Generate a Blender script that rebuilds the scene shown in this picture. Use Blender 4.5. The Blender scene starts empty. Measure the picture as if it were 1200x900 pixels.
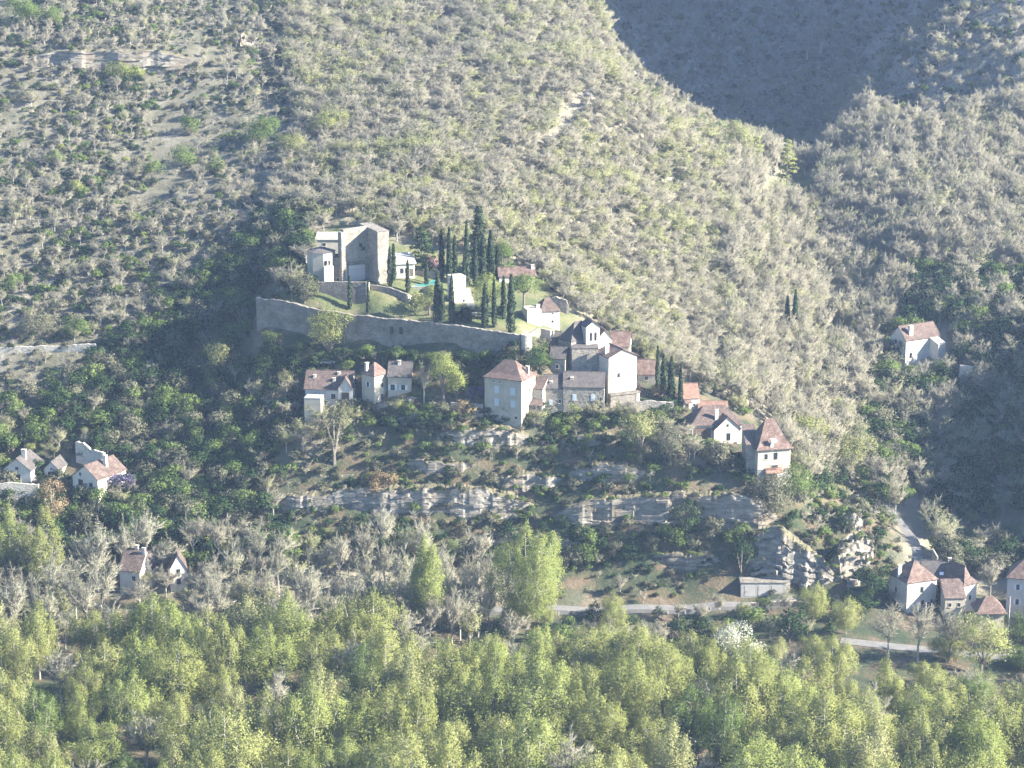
import bpy, math, random
import numpy as np
from mathutils import Vector, Matrix
sc = bpy.context.scene
COL = sc.collection
R = math.radians

# ------------------------------------------------------------------ camera
PITCH = R(14.0); F = 2599.0                      # focal length in pixels of a 1200 px wide frame
cam_d = bpy.data.cameras.new('camera'); cam = bpy.data.objects.new('camera', cam_d); COL.objects.link(cam)
cam.location = (0, 0, 0); cam.rotation_euler = (R(90) - PITCH, 0, 0)
cam_d.sensor_width = 36; cam_d.lens = 36 * F / 1200; cam_d.clip_start = 1; cam_d.clip_end = 5000
sc.camera = cam
# ------------------------------------------------------------------ sky, sun, exposure
SUN_EL, SUN_AZ = 29.0, 102.0                     # azimuth clockwise from +Y
w = bpy.data.worlds.new('World'); sc.world = w; w.use_nodes = True
nt = w.node_tree; nt.nodes.clear()
sky = nt.nodes.new('ShaderNodeTexSky'); sky.sky_type = 'NISHITA'; sky.sun_disc = False
sky.sun_elevation = R(SUN_EL); sky.sun_rotation = R(SUN_AZ); sky.dust_density = 0.4; sky.ozone_density = 6.0
bg = nt.nodes.new('ShaderNodeBackground'); bg.inputs[1].default_value = 0.07
out = nt.nodes.new('ShaderNodeOutputWorld')
nt.links.new(sky.outputs[0], bg.inputs[0]); nt.links.new(bg.outputs[0], out.inputs[0])
sd = bpy.data.lights.new('sun', 'SUN'); sun = bpy.data.objects.new('sun', sd); COL.objects.link(sun)
sd.energy = 5.0; sd.angle = R(0.5); sd.color = (1.0, 0.92, 0.78)
SDIR = Vector((math.sin(R(SUN_AZ)) * math.cos(R(SUN_EL)), math.cos(R(SUN_AZ)) * math.cos(R(SUN_EL)), math.sin(R(SUN_EL))))
sun.rotation_euler = SDIR.to_track_quat('Z', 'Y').to_euler(); sun.location = (300, 300, 200)
sc.view_settings.view_transform = 'Standard'; sc.view_settings.look = 'None'
sc.view_settings.exposure = 2.25; sc.view_settings.gamma = 1
cy = sc.cycles
cy.max_bounces = 5; cy.diffuse_bounces = 2; cy.glossy_bounces = 1; cy.transmission_bounces = 3
cy.volume_bounces = 1; cy.transparent_max_bounces = 4; cy.use_denoising = True
cy.caustics_reflective = False; cy.caustics_refractive = False
try: cy.use_light_tree = False
except Exception: pass

# ------------------------------------------------------------------ helpers
def raydir(u, v):
    cx = (u - 600) / F; cv = (450 - v) / F
    return Vector((cx, math.cos(PITCH) + cv * math.sin(PITCH), -math.sin(PITCH) + cv * math.cos(PITCH)))
def at(u, v, D):
    d = raydir(u, v); return d * (D / d.y)
def project(x, y, z):
    fwd = y * math.cos(PITCH) - z * math.sin(PITCH); up = y * math.sin(PITCH) + z * math.cos(PITCH)
    return 600 + F * x / fwd, 450 - F * up / fwd, F / fwd

def tag(o, label=None, cat=None, group=None, kind=None):
    if label: o['label'] = label
    if cat: o['category'] = cat
    if group: o['group'] = group
    if kind: o['kind'] = kind
    return o
def empty(name, loc, rz=0):
    o = bpy.data.objects.new(name, None); COL.objects.link(o)
    o.location = loc; o.rotation_euler = (0, 0, rz); o.empty_display_size = 0.5
    return o
def link(name, me, parent=None, loc=None):
    o = bpy.data.objects.new(name, me); COL.objects.link(o)
    if parent is not None: o.parent = parent
    if loc is not None: o.location = loc
    return o
NRM = {}
def mesh(name, verts, faces, mat=None, smooth=False, tint=None, fmat=None, nrm=None):
    me = bpy.data.meshes.new(name); me.from_pydata([tuple(p) for p in verts], [], faces)
    for m in (mat if isinstance(mat, (list, tuple)) else [mat]):
        if m: me.materials.append(m)
    if fmat is not None: me.polygons.foreach_set('material_index', fmat)
    if smooth: me.polygons.foreach_set('use_smooth', [True] * len(me.polygons))
    if tint is not None:
        a = me.attributes.new('tint', 'FLOAT', 'FACE'); a.data.foreach_set('value', tint)
    me.update()
    if nrm is not None:                              # leaves and twigs shade with the outward direction of their crown
        ln = [n for f, n in zip(faces, nrm) for _ in f]; me.polygons.foreach_set('use_smooth', [True] * len(me.polygons)); me.normals_split_custom_set(ln); NRM[me.name] = nrm
    return me

class MB:                                        # collects simple solids into one mesh
    def __init__(s): s.v = []; s.f = []; s.m = []; s.t = []; s.n = []; s.cur = 0
    def add(s, vs, fs, t=None):
        b = len(s.v); s.v += [Vector(p) for p in vs]
        for f in fs: s.f.append([b + i for i in f]); s.m.append(s.cur); s.t.append(random.random() if t is None else t)
    def box(s, x0, x1, y0, y1, z0, z1):
        s.add([(x0,y0,z0),(x1,y0,z0),(x1,y1,z0),(x0,y1,z0),(x0,y0,z1),(x1,y0,z1),(x1,y1,z1),(x0,y1,z1)],
              [(0,3,2,1),(4,5,6,7),(0,1,5,4),(1,2,6,5),(2,3,7,6),(3,0,4,7)])
    def prism(s, base, z0, z1):                  # polygon (ccw) extruded; z1 may be a list
        n = len(base); zz = z1 if isinstance(z1, (list, tuple)) else [z1] * n; zb = z0 if isinstance(z0, (list, tuple)) else [z0] * n
        s.add([(p[0],p[1],zb[i]) for i, p in enumerate(base)] + [(p[0],p[1],zz[i]) for i, p in enumerate(base)],
              [tuple(range(n-1,-1,-1)), tuple(range(n,2*n))] + [(i,(i+1)%n,n+(i+1)%n,n+i) for i in range(n)])
    def tube(s, p0, p1, r0, r1, n=5, cap=True):
        p0 = Vector(p0); p1 = Vector(p1); d = (p1 - p0)
        if d.length < 1e-6: return
        d.normalize(); a = d.orthogonal().normalized(); b = d.cross(a)
        vs = []
        for p, r in ((p0, r0), (p1, r1)):
            for i in range(n):
                t = 2*math.pi*i/n; vs.append(p + (a*math.cos(t) + b*math.sin(t))*r)
        fs = [(i,(i+1)%n,n+(i+1)%n,n+i) for i in range(n)]
        if cap: fs += [tuple(range(n-1,-1,-1)), tuple(range(n,2*n))]
        s.add(vs, fs)
    def tri(s, a, b, c, t=None, n=None):
        if n is not None:
            if (b - a).cross(c - a).dot(n) < 0: b, c = c, b
            s.n.append(tuple(n))
        s.add([a, b, c], [(0, 1, 2)], t)
    def me(s, name, mat, smooth=False): return mesh(name, s.v, s.f, mat, smooth, s.t, s.m, s.n if s.n and len(s.n) == len(s.f) else None)
    def build(s, name, mat, parent=None, loc=None, smooth=False): return link(name, s.me(name, mat, smooth), parent, loc)

# ------------------------------------------------------------------ materials
def nodes(name):
    m = bpy.data.materials.new(name); m.use_nodes = True; t = m.node_tree; t.nodes.clear()
    return m, t, (lambda k, **kw: mknode(t, k, kw)), (lambda a, b: t.links.new(a, b))
def mknode(t, k, kw):
    n = t.nodes.new('ShaderNode' + k)
    for a, b in kw.items(): setattr(n, a, b)
    return n
def ramp(n, stops):
    e = n.color_ramp.elements
    while len(e) < len(stops): e.new(0.5)
    for i, (p, c) in enumerate(stops): e[i].position = p; e[i].color = (*c, 1)
def leaf_mat(name, c0, c1, c2, trans=0.35, rough=0.7):
    m, t, N, L = nodes(name)
    o = N('OutputMaterial'); oi = N('ObjectInfo'); at_ = N('Attribute', attribute_name='tint')
    r = N('ValToRGB'); ramp(r, [(0.0, c0), (0.5, c1), (1.0, c2)])
    mx = N('Math', operation='MULTIPLY_ADD'); mx.inputs[1].default_value = 0.55; L(at_.outputs['Fac'], mx.inputs[0])
    m2 = N('Math', operation='MULTIPLY'); m2.inputs[1].default_value = 0.45; L(oi.outputs['Random'], m2.inputs[0]); L(m2.outputs[0], mx.inputs[2])
    L(mx.outputs[0], r.inputs[0])
    d = N('BsdfDiffuse'); tr = N('BsdfTranslucent'); ms = N('MixShader'); ms.inputs[0].default_value = trans
    L(r.outputs[0], d.inputs[0]); L(r.outputs[0], tr.inputs[0]); L(d.outputs[0], ms.inputs[1]); L(tr.outputs[0], ms.inputs[2]); L(ms.outputs[0], o.inputs[0])
    return m
def rough_mat(name, c0, c1, scale=1.0, rough=0.9, bump=0.3, fine=6.0, c2=None, metallic=0.0, dist=0.1):
    m, t, N, L = nodes(name)
    o = N('OutputMaterial'); b = N('BsdfPrincipled'); b.inputs['Roughness'].default_value = rough; b.inputs['Metallic'].default_value = metallic
    tc = N('TexCoord'); n1 = N('TexNoise'); n1.inputs['Scale'].default_value = scale; n1.inputs['Detail'].default_value = 6; n1.inputs['Roughness'].default_value = 0.65
    r = N('ValToRGB'); ramp(r, [(0.3, c0), (0.7, c1)] if c2 is None else [(0.28, c0), (0.5, c1), (0.72, c2)])
    n2 = N('TexNoise'); n2.inputs['Scale'].default_value = scale * fine; n2.inputs['Detail'].default_value = 4
    bp = N('Bump'); bp.inputs['Strength'].default_value = bump; bp.inputs['Distance'].default_value = dist
    L(tc.outputs['Object'], n1.inputs['Vector']); L(tc.outputs['Object'], n2.inputs['Vector']); L(n1.outputs[0], r.inputs[0]); L(r.outputs[0], b.inputs['Base Color'])
    L(n2.outputs[0], bp.inputs['Height']); L(bp.outputs[0], b.inputs['Normal']); L(b.outputs[0], o.inputs[0])
    return m
def stone_mat(name, c0, c1, c2, sx=1.6, mortar=0.75):          # coursed rubble: brick texture warped by noise
    m, t, N, L = nodes(name)
    o = N('OutputMaterial'); b = N('BsdfPrincipled'); b.inputs['Roughness'].default_value = 0.95
    tc = N('TexCoord'); n1 = N('TexNoise'); n1.inputs['Scale'].default_value = 0.35; n1.inputs['Detail'].default_value = 7; n1.inputs['Roughness'].default_value = 0.7
    vo = N('TexVoronoi'); vo.inputs['Scale'].default_value = sx; mp = N('Mapping'); mp.inputs['Scale'].default_value = (1, 1, 1.9)
    L(tc.outputs['Object'], mp.inputs[0]); L(mp.outputs[0], vo.inputs['Vector']); L(tc.outputs['Object'], n1.inputs['Vector'])
    r = N('ValToRGB'); ramp(r, [(0.3, c0), (0.5, c1), (0.72, c2)]); L(n1.outputs[0], r.inputs[0])
    r2 = N('ValToRGB'); ramp(r2, [(0.0, (0.6, 0.6, 0.6)), (1.0, (1.25, 1.22, 1.15))]); L(vo.outputs['Color'], r2.inputs[0])
    mx = N('MixRGB', blend_type='MULTIPLY'); mx.inputs[0].default_value = mortar; L(r.outputs[0], mx.inputs[1]); L(r2.outputs[0], mx.inputs[2])
    L(mx.outputs[0], b.inputs['Base Color'])
    bp = N('Bump'); bp.inputs['Strength'].default_value = 0.6; bp.inputs['Distance'].default_value = 0.15; L(vo.outputs['Distance'], bp.inputs['Height']); bp.invert = True
    L(bp.outputs[0], b.inputs['Normal']); L(b.outputs[0], o.inputs[0]); return m
def tile_mat(name, c0, c1, c2):                                # clay tiles: rows by height, patches by noise
    m, t, N, L = nodes(name)
    o = N('OutputMaterial'); b = N('BsdfPrincipled'); b.inputs['Roughness'].default_value = 0.9
    tc = N('TexCoord'); n1 = N('TexNoise'); n1.inputs['Scale'].default_value = 0.7; n1.inputs['Detail'].default_value = 5
    vo = N('TexVoronoi'); vo.inputs['Scale'].default_value = 3.5
    wv = N('TexWave', wave_type='BANDS', bands_direction='Z'); wv.inputs['Scale'].default_value = 1.6; wv.inputs['Distortion'].default_value = 0.6
    L(tc.outputs['Object'], n1.inputs['Vector']); L(tc.outputs['Object'], vo.inputs['Vector']); L(tc.outputs['Object'], wv.inputs['Vector'])
    r = N('ValToRGB'); ramp(r, [(0.3, c0), (0.5, c1), (0.7, c2)])
    mm = N('MixRGB'); mm.inputs[0].default_value = 0.4; L(n1.outputs[0], mm.inputs[1]); L(vo.outputs['Color'], mm.inputs[2]); L(mm.outputs[0], r.inputs[0])
    L(r.outputs[0], b.inputs['Base Color'])
    bp = N('Bump'); bp.inputs['Strength'].default_value = 0.5; bp.inputs['Distance'].default_value = 0.06; L(wv.outputs[0], bp.inputs['Height'])
    L(bp.outputs[0], b.inputs['Normal']); L(b.outputs[0], o.inputs[0]); return m
def plain(name, c, rough=0.6, metallic=0.0, spec=None):
    m, t, N, L = nodes(name); o = N('OutputMaterial'); b = N('BsdfPrincipled')
    b.inputs['Base Color'].default_value = (*c, 1); b.inputs['Roughness'].default_value = rough; b.inputs['Metallic'].default_value = metallic
    L(b.outputs[0], o.inputs[0]); return m

M = {}
M['spring'] = leaf_mat('spring leaves', (0.21, 0.235, 0.08), (0.30, 0.325, 0.12), (0.39, 0.41, 0.18), 0.5)
M['lime'] = leaf_mat('lime leaves', (0.20, 0.24, 0.075), (0.28, 0.325, 0.11), (0.36, 0.40, 0.16), 0.5)
M['midgreen'] = leaf_mat('mid green leaves', (0.09, 0.14, 0.045), (0.145, 0.20, 0.065), (0.21, 0.27, 0.10), 0.4)
M['bud'] = leaf_mat('budding leaves', (0.21, 0.225, 0.10), (0.30, 0.315, 0.145), (0.38, 0.385, 0.21), 0.4)
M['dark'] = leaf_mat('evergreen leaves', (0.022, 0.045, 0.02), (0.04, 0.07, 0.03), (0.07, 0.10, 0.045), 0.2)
M['scrub'] = leaf_mat('scrub leaves', (0.085, 0.095, 0.06), (0.15, 0.155, 0.105), (0.23, 0.225, 0.16), 0.3)
M['cypress'] = leaf_mat('cypress leaves', (0.026, 0.043, 0.025), (0.045, 0.067, 0.04), (0.07, 0.095, 0.06), 0.15)
M['twig'] = leaf_mat('bare twigs', (0.34, 0.32, 0.25), (0.43, 0.41, 0.325), (0.51, 0.485, 0.395), 0.55)
M['twiggreen'] = leaf_mat('greening twigs', (0.32, 0.32, 0.205), (0.41, 0.41, 0.265), (0.49, 0.49, 0.335), 0.55)
M['twigpale'] = leaf_mat('pale bare twigs', (0.32, 0.31, 0.24), (0.43, 0.42, 0.33), (0.52, 0.51, 0.41), 0.5)
M['blossom'] = leaf_mat('white blossom', (0.4, 0.42, 0.34), (0.5, 0.52, 0.42), (0.6, 0.6, 0.52), 0.3)
M['pink'] = leaf_mat('pink blossom', (0.3, 0.17, 0.19), (0.4, 0.24, 0.26), (0.45, 0.33, 0.33), 0.3)
M['wisteria'] = leaf_mat('wisteria flowers', (0.13, 0.11, 0.2), (0.19, 0.165, 0.28), (0.25, 0.22, 0.34), 0.3)
M['russet'] = leaf_mat('russet leaves', (0.16, 0.12, 0.07), (0.26, 0.20, 0.12), (0.34, 0.28, 0.17), 0.25)
M['bark'] = rough_mat('bark', (0.10, 0.085, 0.07), (0.22, 0.2, 0.17), 3)
M['greybark'] = rough_mat('grey bark', (0.24, 0.23, 0.2), (0.44, 0.42, 0.37), 3)
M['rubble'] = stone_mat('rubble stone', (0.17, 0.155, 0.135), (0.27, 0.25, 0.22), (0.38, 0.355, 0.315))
M['darkrubble'] = stone_mat('dark and shaded rubble', (0.11, 0.1, 0.09), (0.19, 0.175, 0.155), (0.28, 0.26, 0.23))  # darker rubble copy; carries painted shade on several walls
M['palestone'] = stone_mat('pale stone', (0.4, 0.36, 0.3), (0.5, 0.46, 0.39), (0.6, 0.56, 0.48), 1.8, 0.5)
M['plaster'] = rough_mat('white plaster', (0.46, 0.42, 0.35), (0.66, 0.62, 0.55), 0.35, bump=0.15)
M['cream'] = rough_mat('cream plaster', (0.32, 0.29, 0.23), (0.46, 0.425, 0.35), 0.35, bump=0.15)
M['render'] = rough_mat('grey render', (0.36, 0.35, 0.33), (0.48, 0.46, 0.43), 0.6, bump=0.1)
M['redtile'] = tile_mat('red clay tile', (0.075, 0.05, 0.042), (0.13, 0.083, 0.068), (0.20, 0.15, 0.128))
M['browntile'] = tile_mat('brown clay tile', (0.055, 0.04, 0.035), (0.10, 0.07, 0.06), (0.17, 0.128, 0.11))
M['orangetile'] = tile_mat('orange clay tile', (0.15, 0.085, 0.06), (0.21, 0.122, 0.088), (0.27, 0.175, 0.135))
M['slate'] = tile_mat('dark tile', (0.05, 0.045, 0.045), (0.085, 0.075, 0.072), (0.12, 0.108, 0.1))
M['glass'] = plain('window glass', (0.025, 0.03, 0.035), 0.15)
M['wood'] = rough_mat('dark wood', (0.09, 0.06, 0.045), (0.16, 0.115, 0.085), 2)
M['palewood'] = rough_mat('weathered planks', (0.42, 0.39, 0.36), (0.58, 0.55, 0.52), 1.2)
M['frame'] = plain('painted frame', (0.5, 0.48, 0.44), 0.6)
M['blueshutter'] = plain('pale blue shutter paint', (0.46, 0.55, 0.62), 0.6)
M['asphalt'] = rough_mat('asphalt', (0.12, 0.118, 0.115), (0.19, 0.185, 0.178), 0.6, bump=0.1)
M['gravel'] = rough_mat('pale gravel', (0.26, 0.24, 0.2), (0.4, 0.37, 0.32), 0.8, bump=0.3)
M['lawn'] = rough_mat('lawn', (0.08, 0.12, 0.03), (0.17, 0.2, 0.06), 0.4, bump=0.4)
M['concrete'] = rough_mat('concrete', (0.3, 0.29, 0.27), (0.42, 0.41, 0.38), 0.7, bump=0.1)
M['water'] = plain('pool water', (0.08, 0.32, 0.3), 0.08)
M['whitepaint'] = plain('white paint', (0.78, 0.77, 0.74), 0.5)
M['tyre'] = plain('tyre rubber', (0.02, 0.02, 0.02), 0.9)
M['metal'] = plain('galvanised metal', (0.5, 0.51, 0.52), 0.4, 0.7)
# ------------------------------------------------------------------ terrain: one height field through surveyed points
PTS = []
def gp(*a):
    for u, v, D in a: p = at(u, v, D); PTS.append((p.x, p.y, p.z))
def wp(*a): PTS.extend(a)
# valley floor
for x in (-420, -260, -150, -60, 0, 60, 150, 260, 420):
    for y in (-160, 60, 250, 350, 420, 480): wp((x, y, -190.5 if y > 100 else -190.5))
for x in (-200, -120, -60, -20): wp((x, 512, -190), (x, 524, -189.3))
# road shelf under the cliff, lower road at the right
gp((560, 712, 529), (640, 711, 528), (740, 709, 528), (840, 706, 528), (940, 702, 527), (640, 716, 526), (840, 711, 525.5), (940, 708, 524))
gp((1030, 757, 497.5), (1100, 763, 495), (1200, 773, 491), (1260, 776, 490), (960, 752, 499))
gp((1060, 722, 517), (1120, 728, 515), (1190, 735, 512), (1240, 735, 512), (1000, 730, 512))
# left column, climbing
gp((-40, 650, 546), (-40, 580, 570), (-40, 500, 596), (-40, 420, 622), (-40, 405, 626), (-40, 300, 668), (-40, 200, 716), (-40, 90, 772), (-40, 55, 778), (-40, 0, 826))
gp((100, 650, 546), (100, 580, 568), (100, 500, 594), (100, 420, 620), (95, 402, 625), (100, 300, 668), (100, 200, 716), (100, 88, 774), (100, 58, 779), (100, 0, 832))
gp((200, 640, 548), (200, 590, 562), (200, 500, 590), (200, 420, 619), (200, 300, 663), (200, 200, 716), (210, 86, 774), (210, 60, 779), (200, 0, 836))
gp((290, 640, 548), (280, 560, 570), (280, 470, 597), (280, 405, 618), (270, 340, 642), (300, 250, 680), (300, 120, 752), (300, 0, 838))
# cliff ledges below the village
gp((330, 660, 540), (330, 606, 556), (330, 580, 560), (330, 540, 567), (340, 500, 578), (345, 440, 593))
gp((450, 665, 540), (450, 612, 553), (450, 574, 557), (450, 535, 565), (450, 500, 572), (420, 492, 575), (400, 440, 588))
gp((540, 672, 540), (540, 615, 551), (540, 575, 555), (540, 550, 559), (540, 528, 562), (540, 490, 567), (540, 470, 573), (500, 470, 574))
gp((600, 690, 536), (600, 640, 546), (600, 600, 553), (600, 560, 558), (600, 530, 562), (600, 494, 569))
gp((700, 692, 535), (700, 630, 546), (700, 590, 550), (700, 555, 556), (700, 520, 563), (690, 488, 573))
gp((800, 690, 534), (800, 640, 541), (800, 590, 547), (800, 555, 552), (790, 520, 561), (770, 490, 572))
gp((880, 692, 532), (880, 650, 537), (890, 600, 543), (890, 575, 547))
gp((940, 692, 531), (960, 640, 541), (960, 600, 552), (1000, 690, 528), (1020, 650, 540), (1030, 610, 556))
# village platforms
gp((370, 492, 576), (480, 470, 576), (570, 490, 571), (610, 487, 569), (640, 484, 574), (700, 482, 574), (745, 474, 578), (770, 462, 584), (810, 482, 577))
gp((840, 524, 562), (870, 524, 561), (905, 572, 548), (925, 560, 552))
# rampart foot and terraces above
gp((300, 413, 602), (370, 413, 596), (450, 411, 590), (540, 413, 582), (610, 416, 575.5), (560, 440, 578), (470, 430, 583))
gp((310, 350, 606), (370, 362, 601.5), (440, 370, 595), (540, 382, 585), (605, 392, 578), (420, 362, 604), (480, 362, 602))
gp((380, 331, 609), (430, 332, 608), (470, 335, 609), (420, 300, 632), (360, 300, 632), (500, 336, 612), (540, 350, 612), (580, 360, 606), (630, 375, 597), (665, 372, 604))
gp((500, 318, 625), (560, 322, 628), (610, 325, 632), (660, 340, 628), (650, 420, 588), (680, 440, 586), (700, 400, 600), (740, 425, 598))
# the rib behind the castle
gp((430, 280, 644), (500, 285, 645), (570, 275, 652), (400, 240, 662), (500, 240, 668), (600, 215, 690), (640, 165, 722), (685, 120, 752), (560, 140, 735), (400, 150, 732), (450, 60, 796), (420, 0, 840), (560, 0, 842), (690, 30, 830), (690, 0, 850))
gp((640, 300, 655), (700, 340, 648), (760, 390, 632), (820, 430, 617), (880, 470, 604), (930, 540, 580), (700, 250, 690), (780, 320, 672), (850, 390, 650), (900, 450, 632), (940, 500, 615))
gp((740, 150, 752), (800, 165, 766), (760, 230, 720), (850, 290, 705), (900, 340, 690), (860, 195, 776), (900, 225, 780), (900, 270, 745))
# ravine floor
gp((1072, 690, 527), (1075, 660, 546), (1065, 628, 563), (1040, 560, 592), (1030, 500, 628), (1010, 430, 668), (985, 370, 705), (965, 300, 745), (945, 250, 775), (935, 216, 800), (930, 206, 815))
gp((980, 580, 583), (975, 520, 610), (960, 440, 650), (940, 370, 690))
# right bank
gp((1110, 645, 562), (1150, 610, 578), (1200, 620, 572), (1200, 560, 592), (1130, 540, 603), (1100, 470, 640), (1060, 424, 657), (1110, 424, 655), (1100, 400, 668), (1200, 480, 622), (1200, 405, 648), (1080, 350, 690), (1200, 330, 696), (1060, 280, 728), (1150, 230, 760), (1220, 180, 788))
gp((1020, 230, 770), (1000, 180, 812), (1080, 150, 815), (1150, 130, 824), (1080, 60, 862), (1150, 50, 850), (1120, 0, 892), (1200, 60, 832), (1210, 0, 862))
# hollow behind the rib and the far slope
wp((70, 870, -124), (120, 880, -124), (45, 860, -112))
gp((705, 95, 775), (750, 118, 785), (800, 138, 792), (850, 160, 798), (885, 180, 802))
gp((700, 95, 915), (740, 116, 930), (800, 130, 940), (860, 150, 940), (930, 150, 930), (980, 120, 925), (720, 40, 965), (800, 60, 990), (900, 60, 1000), (980, 60, 990), (1030, 40, 965), (700, -20, 1010), (800, 0, 1035), (900, 0, 1040), (1000, 0, 1025), (1040, 0, 1000))
wp((-44, 614, -123.2), (-38, 616, -123.2), (-42, 611, -123.2), (-48, 612, -123))
# ground outside the frame
wp((-420, 600, -150), (-420, 800, -60), (-420, 1000, 40), (-420, 1240, 100), (-200, 1000, 30), (-200, 1240, 90), (0, 1000, -30), (0, 1240, 60), (150, 1120, -20), (200, 1240, 60), (420, 1240, 80))
wp((-300, 620, -140), (-300, 760, -75), (-300, 880, -20), (300, 540, -182), (420, 560, -160), (270, 620, -135), (260, 700, -122), (420, 700, -90), (300, 800, -105), (420, 820, -10))
SHADE_HILL = [(265, 898, 62), (300, 918, 85), (258, 960, 75), (262, 1030, 80), (420, 960, 70), (270, 852, -66), (242, 850, -82), (255, 825, -92), (244, 905, 0), (236, 955, 0),  # unseen rises, added and shaped to shade the far slope and meadow
        (176, 562, -146), (178, 585, -138), (182, 612, -136), (190, 645, -134), (205, 530, -172)]
wp(*SHADE_HILL)
PA = np.array(PTS); PX = PA[:, :2] / 100.0
def rbf_k(d2): return np.sqrt(d2 + 0.0004)
_d = ((PX[:, None, :] - PX[None]) ** 2).sum(-1)
_n = len(PX); _A = np.zeros((_n + 3, _n + 3)); _A[:_n, :_n] = rbf_k(_d) - 0.012 * np.eye(_n)
_A[:_n, _n] = 1; _A[:_n, _n + 1:] = PX; _A[_n, :_n] = 1; _A[_n + 1:, :_n] = PX.T
_w = np.linalg.solve(_A, np.concatenate([PA[:, 2], np.zeros(3)]))
def base_h(x, y):
    x = np.asarray(x, float); y = np.asarray(y, float); o = np.empty(x.shape); xf = x.ravel() / 100; yf = y.ravel() / 100; of = o.ravel()
    for i in range(0, xf.size, 20000):
        a = xf[i:i+20000]; b = yf[i:i+20000]
        k = rbf_k((a[:, None] - PX[None, :, 0]) ** 2 + (b[:, None] - PX[None, :, 1]) ** 2)
        of[i:i+20000] = k @ _w[:_n] + _w[_n] + a * _w[_n + 1] + b * _w[_n + 2]
    return of.reshape(x.shape)
_rs = np.random.RandomState(7); _tab = _rs.rand(256, 256)
def vnoise(x, y):
    xi = np.floor(x).astype(int); yi = np.floor(y).astype(int); fx = x - xi; fy = y - yi
    fx = fx * fx * (3 - 2 * fx); fy = fy * fy * (3 - 2 * fy)
    g = lambda i, j: _tab[i % 256, j % 256]
    return (g(xi, yi) * (1 - fx) + g(xi + 1, yi) * fx) * (1 - fy) + (g(xi, yi + 1) * (1 - fx) + g(xi + 1, yi + 1) * fx) * fy
def fbm(x, y, s, o=4):
    t = 0; a = 1; n = 0
    for k in range(o): t = t + a * vnoise(x / s + 17 * k, y / s + 31 * k); n += a; a *= 0.5; s *= 0.5
    return t / n - 0.5
def sstep(a, b, x): t = np.clip((x - a) / (b - a), 0, 1); return t * t * (3 - 2 * t)
def ground(x, y):
    x = np.asarray(x, float); y = np.asarray(y, float)
    z = base_h(x, y)
    amp = sstep(655, 720, y) + sstep(-70, -100, x) * sstep(540, 570, y)
    amp = np.clip(amp, 0, 1) * 5.0 + 0.25 + 2.0 * sstep(534, 540, y) * (1 - sstep(566, 572, y)) * sstep(-60, -40, x)
    z = z + amp * fbm(x, y, 30.0, 4)
    # dry terraces on the left slope: small risers
    tl = sstep(-30, -60, x) * sstep(615, 640, y) * (1 - sstep(770, 800, y))
    q = z / 3.2; z = z + tl * 0.75 * (np.floor(q) + sstep(0.6, 1.0, q - np.floor(q)) - q) * 3.2 * (0.3 + 0.7 * (fbm(x, y, 22, 2) > -0.05))
    return z
def gz(x, y): return float(ground(np.array([x]), np.array([y]))[0])
def hit(u, v, d0=430, d1=1050):                     # where the line of sight through a pixel meets the ground
    d = raydir(u, v); D = np.arange(d0, d1, 1.0); t = D / d.y
    g = ground(d.x * t, d.y * t); below = np.nonzero(d.z * t < g)[0]
    i = below[0] if len(below) else len(D) - 1
    return Vector((d.x * t[i], D[i], float(g[i])))
xs = np.unique(np.concatenate([np.arange(-420, -210, 8), np.arange(-210, 230, 1.7), np.arange(230, 425, 6)]))
ys = np.unique(np.concatenate([np.arange(-160, 380, 20), np.arange(380, 480, 4), np.arange(480, 720, 1.7), np.arange(720, 1060, 2.6), np.arange(1060, 1245, 8)]))
GX, GY = np.meshgrid(xs, ys); GZ = ground(GX, GY)
fwd = GY * math.cos(PITCH) - GZ * math.sin(PITCH); fwd = np.where(fwd < 1, 1, fwd)
GU = 600 + F * GX / fwd; GV = 450 - F * (GY * math.sin(PITCH) + GZ * math.cos(PITCH)) / fwd
def inpoly(u, v, poly):
    u = np.asarray(u, float); v = np.asarray(v, float); c = np.zeros(u.shape, bool); n = len(poly)
    for i in range(n):
        x0, y0 = poly[i]; x1, y1 = poly[(i + 1) % n]
        if y0 == y1: continue
        k = ((y0 > v) != (y1 > v)) & (u < (x1 - x0) * (v - y0) / (y1 - y0) + x0); c ^= k
    return c
P_SCRUB = [(-80, -300), (330, -300), (330, 60), (345, 150), (310, 260), (250, 310), (200, 350), (100, 430), (40, 470), (-80, 490)]
P_SCREE = [(1000, -300), (1300, -300), (1300, 150), (1180, 120), (1120, 150), (1040, 150), (1010, 110)]
P_FARSLOPE = [(735, -300), (1045, -300), (1045, 30), (1000, 130), (960, 200), (890, 182), (740, 118), (712, 60)]
P_RAMP = [(290, 340), (318, 348), (612, 388), (632, 395), (640, 440), (350, 434), (290, 415)]
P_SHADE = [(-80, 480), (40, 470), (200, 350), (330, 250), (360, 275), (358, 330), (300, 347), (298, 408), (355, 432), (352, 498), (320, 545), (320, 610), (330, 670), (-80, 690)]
P_GARDEN = [(300, 352), (358, 330), (362, 280), (400, 260), (470, 285), (585, 305), (640, 328), (680, 375), (612, 394), (450, 374)]
P_VILLAGE = [(352, 425), (495, 420), (560, 432), (620, 430), (640, 380), (700, 372), (760, 420), (830, 460), (905, 500), (935, 575), (870, 588), (835, 535), (750, 492), (640, 494), (560, 494), (480, 484), (352, 500)]
P_CLIFF = [(320, 545), (480, 482), (620, 500), (760, 500), (870, 588), (925, 600), (945, 700), (640, 703), (590, 668), (440, 640), (330, 640)]
P_TIP = [(870, 588), (935, 575), (1000, 575), (1055, 620), (1065, 690), (945, 700), (925, 600)]
P_MEADOW = [(1090, 642), (1118, 618), (1225, 612), (1225, 640), (1120, 652)]
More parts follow.
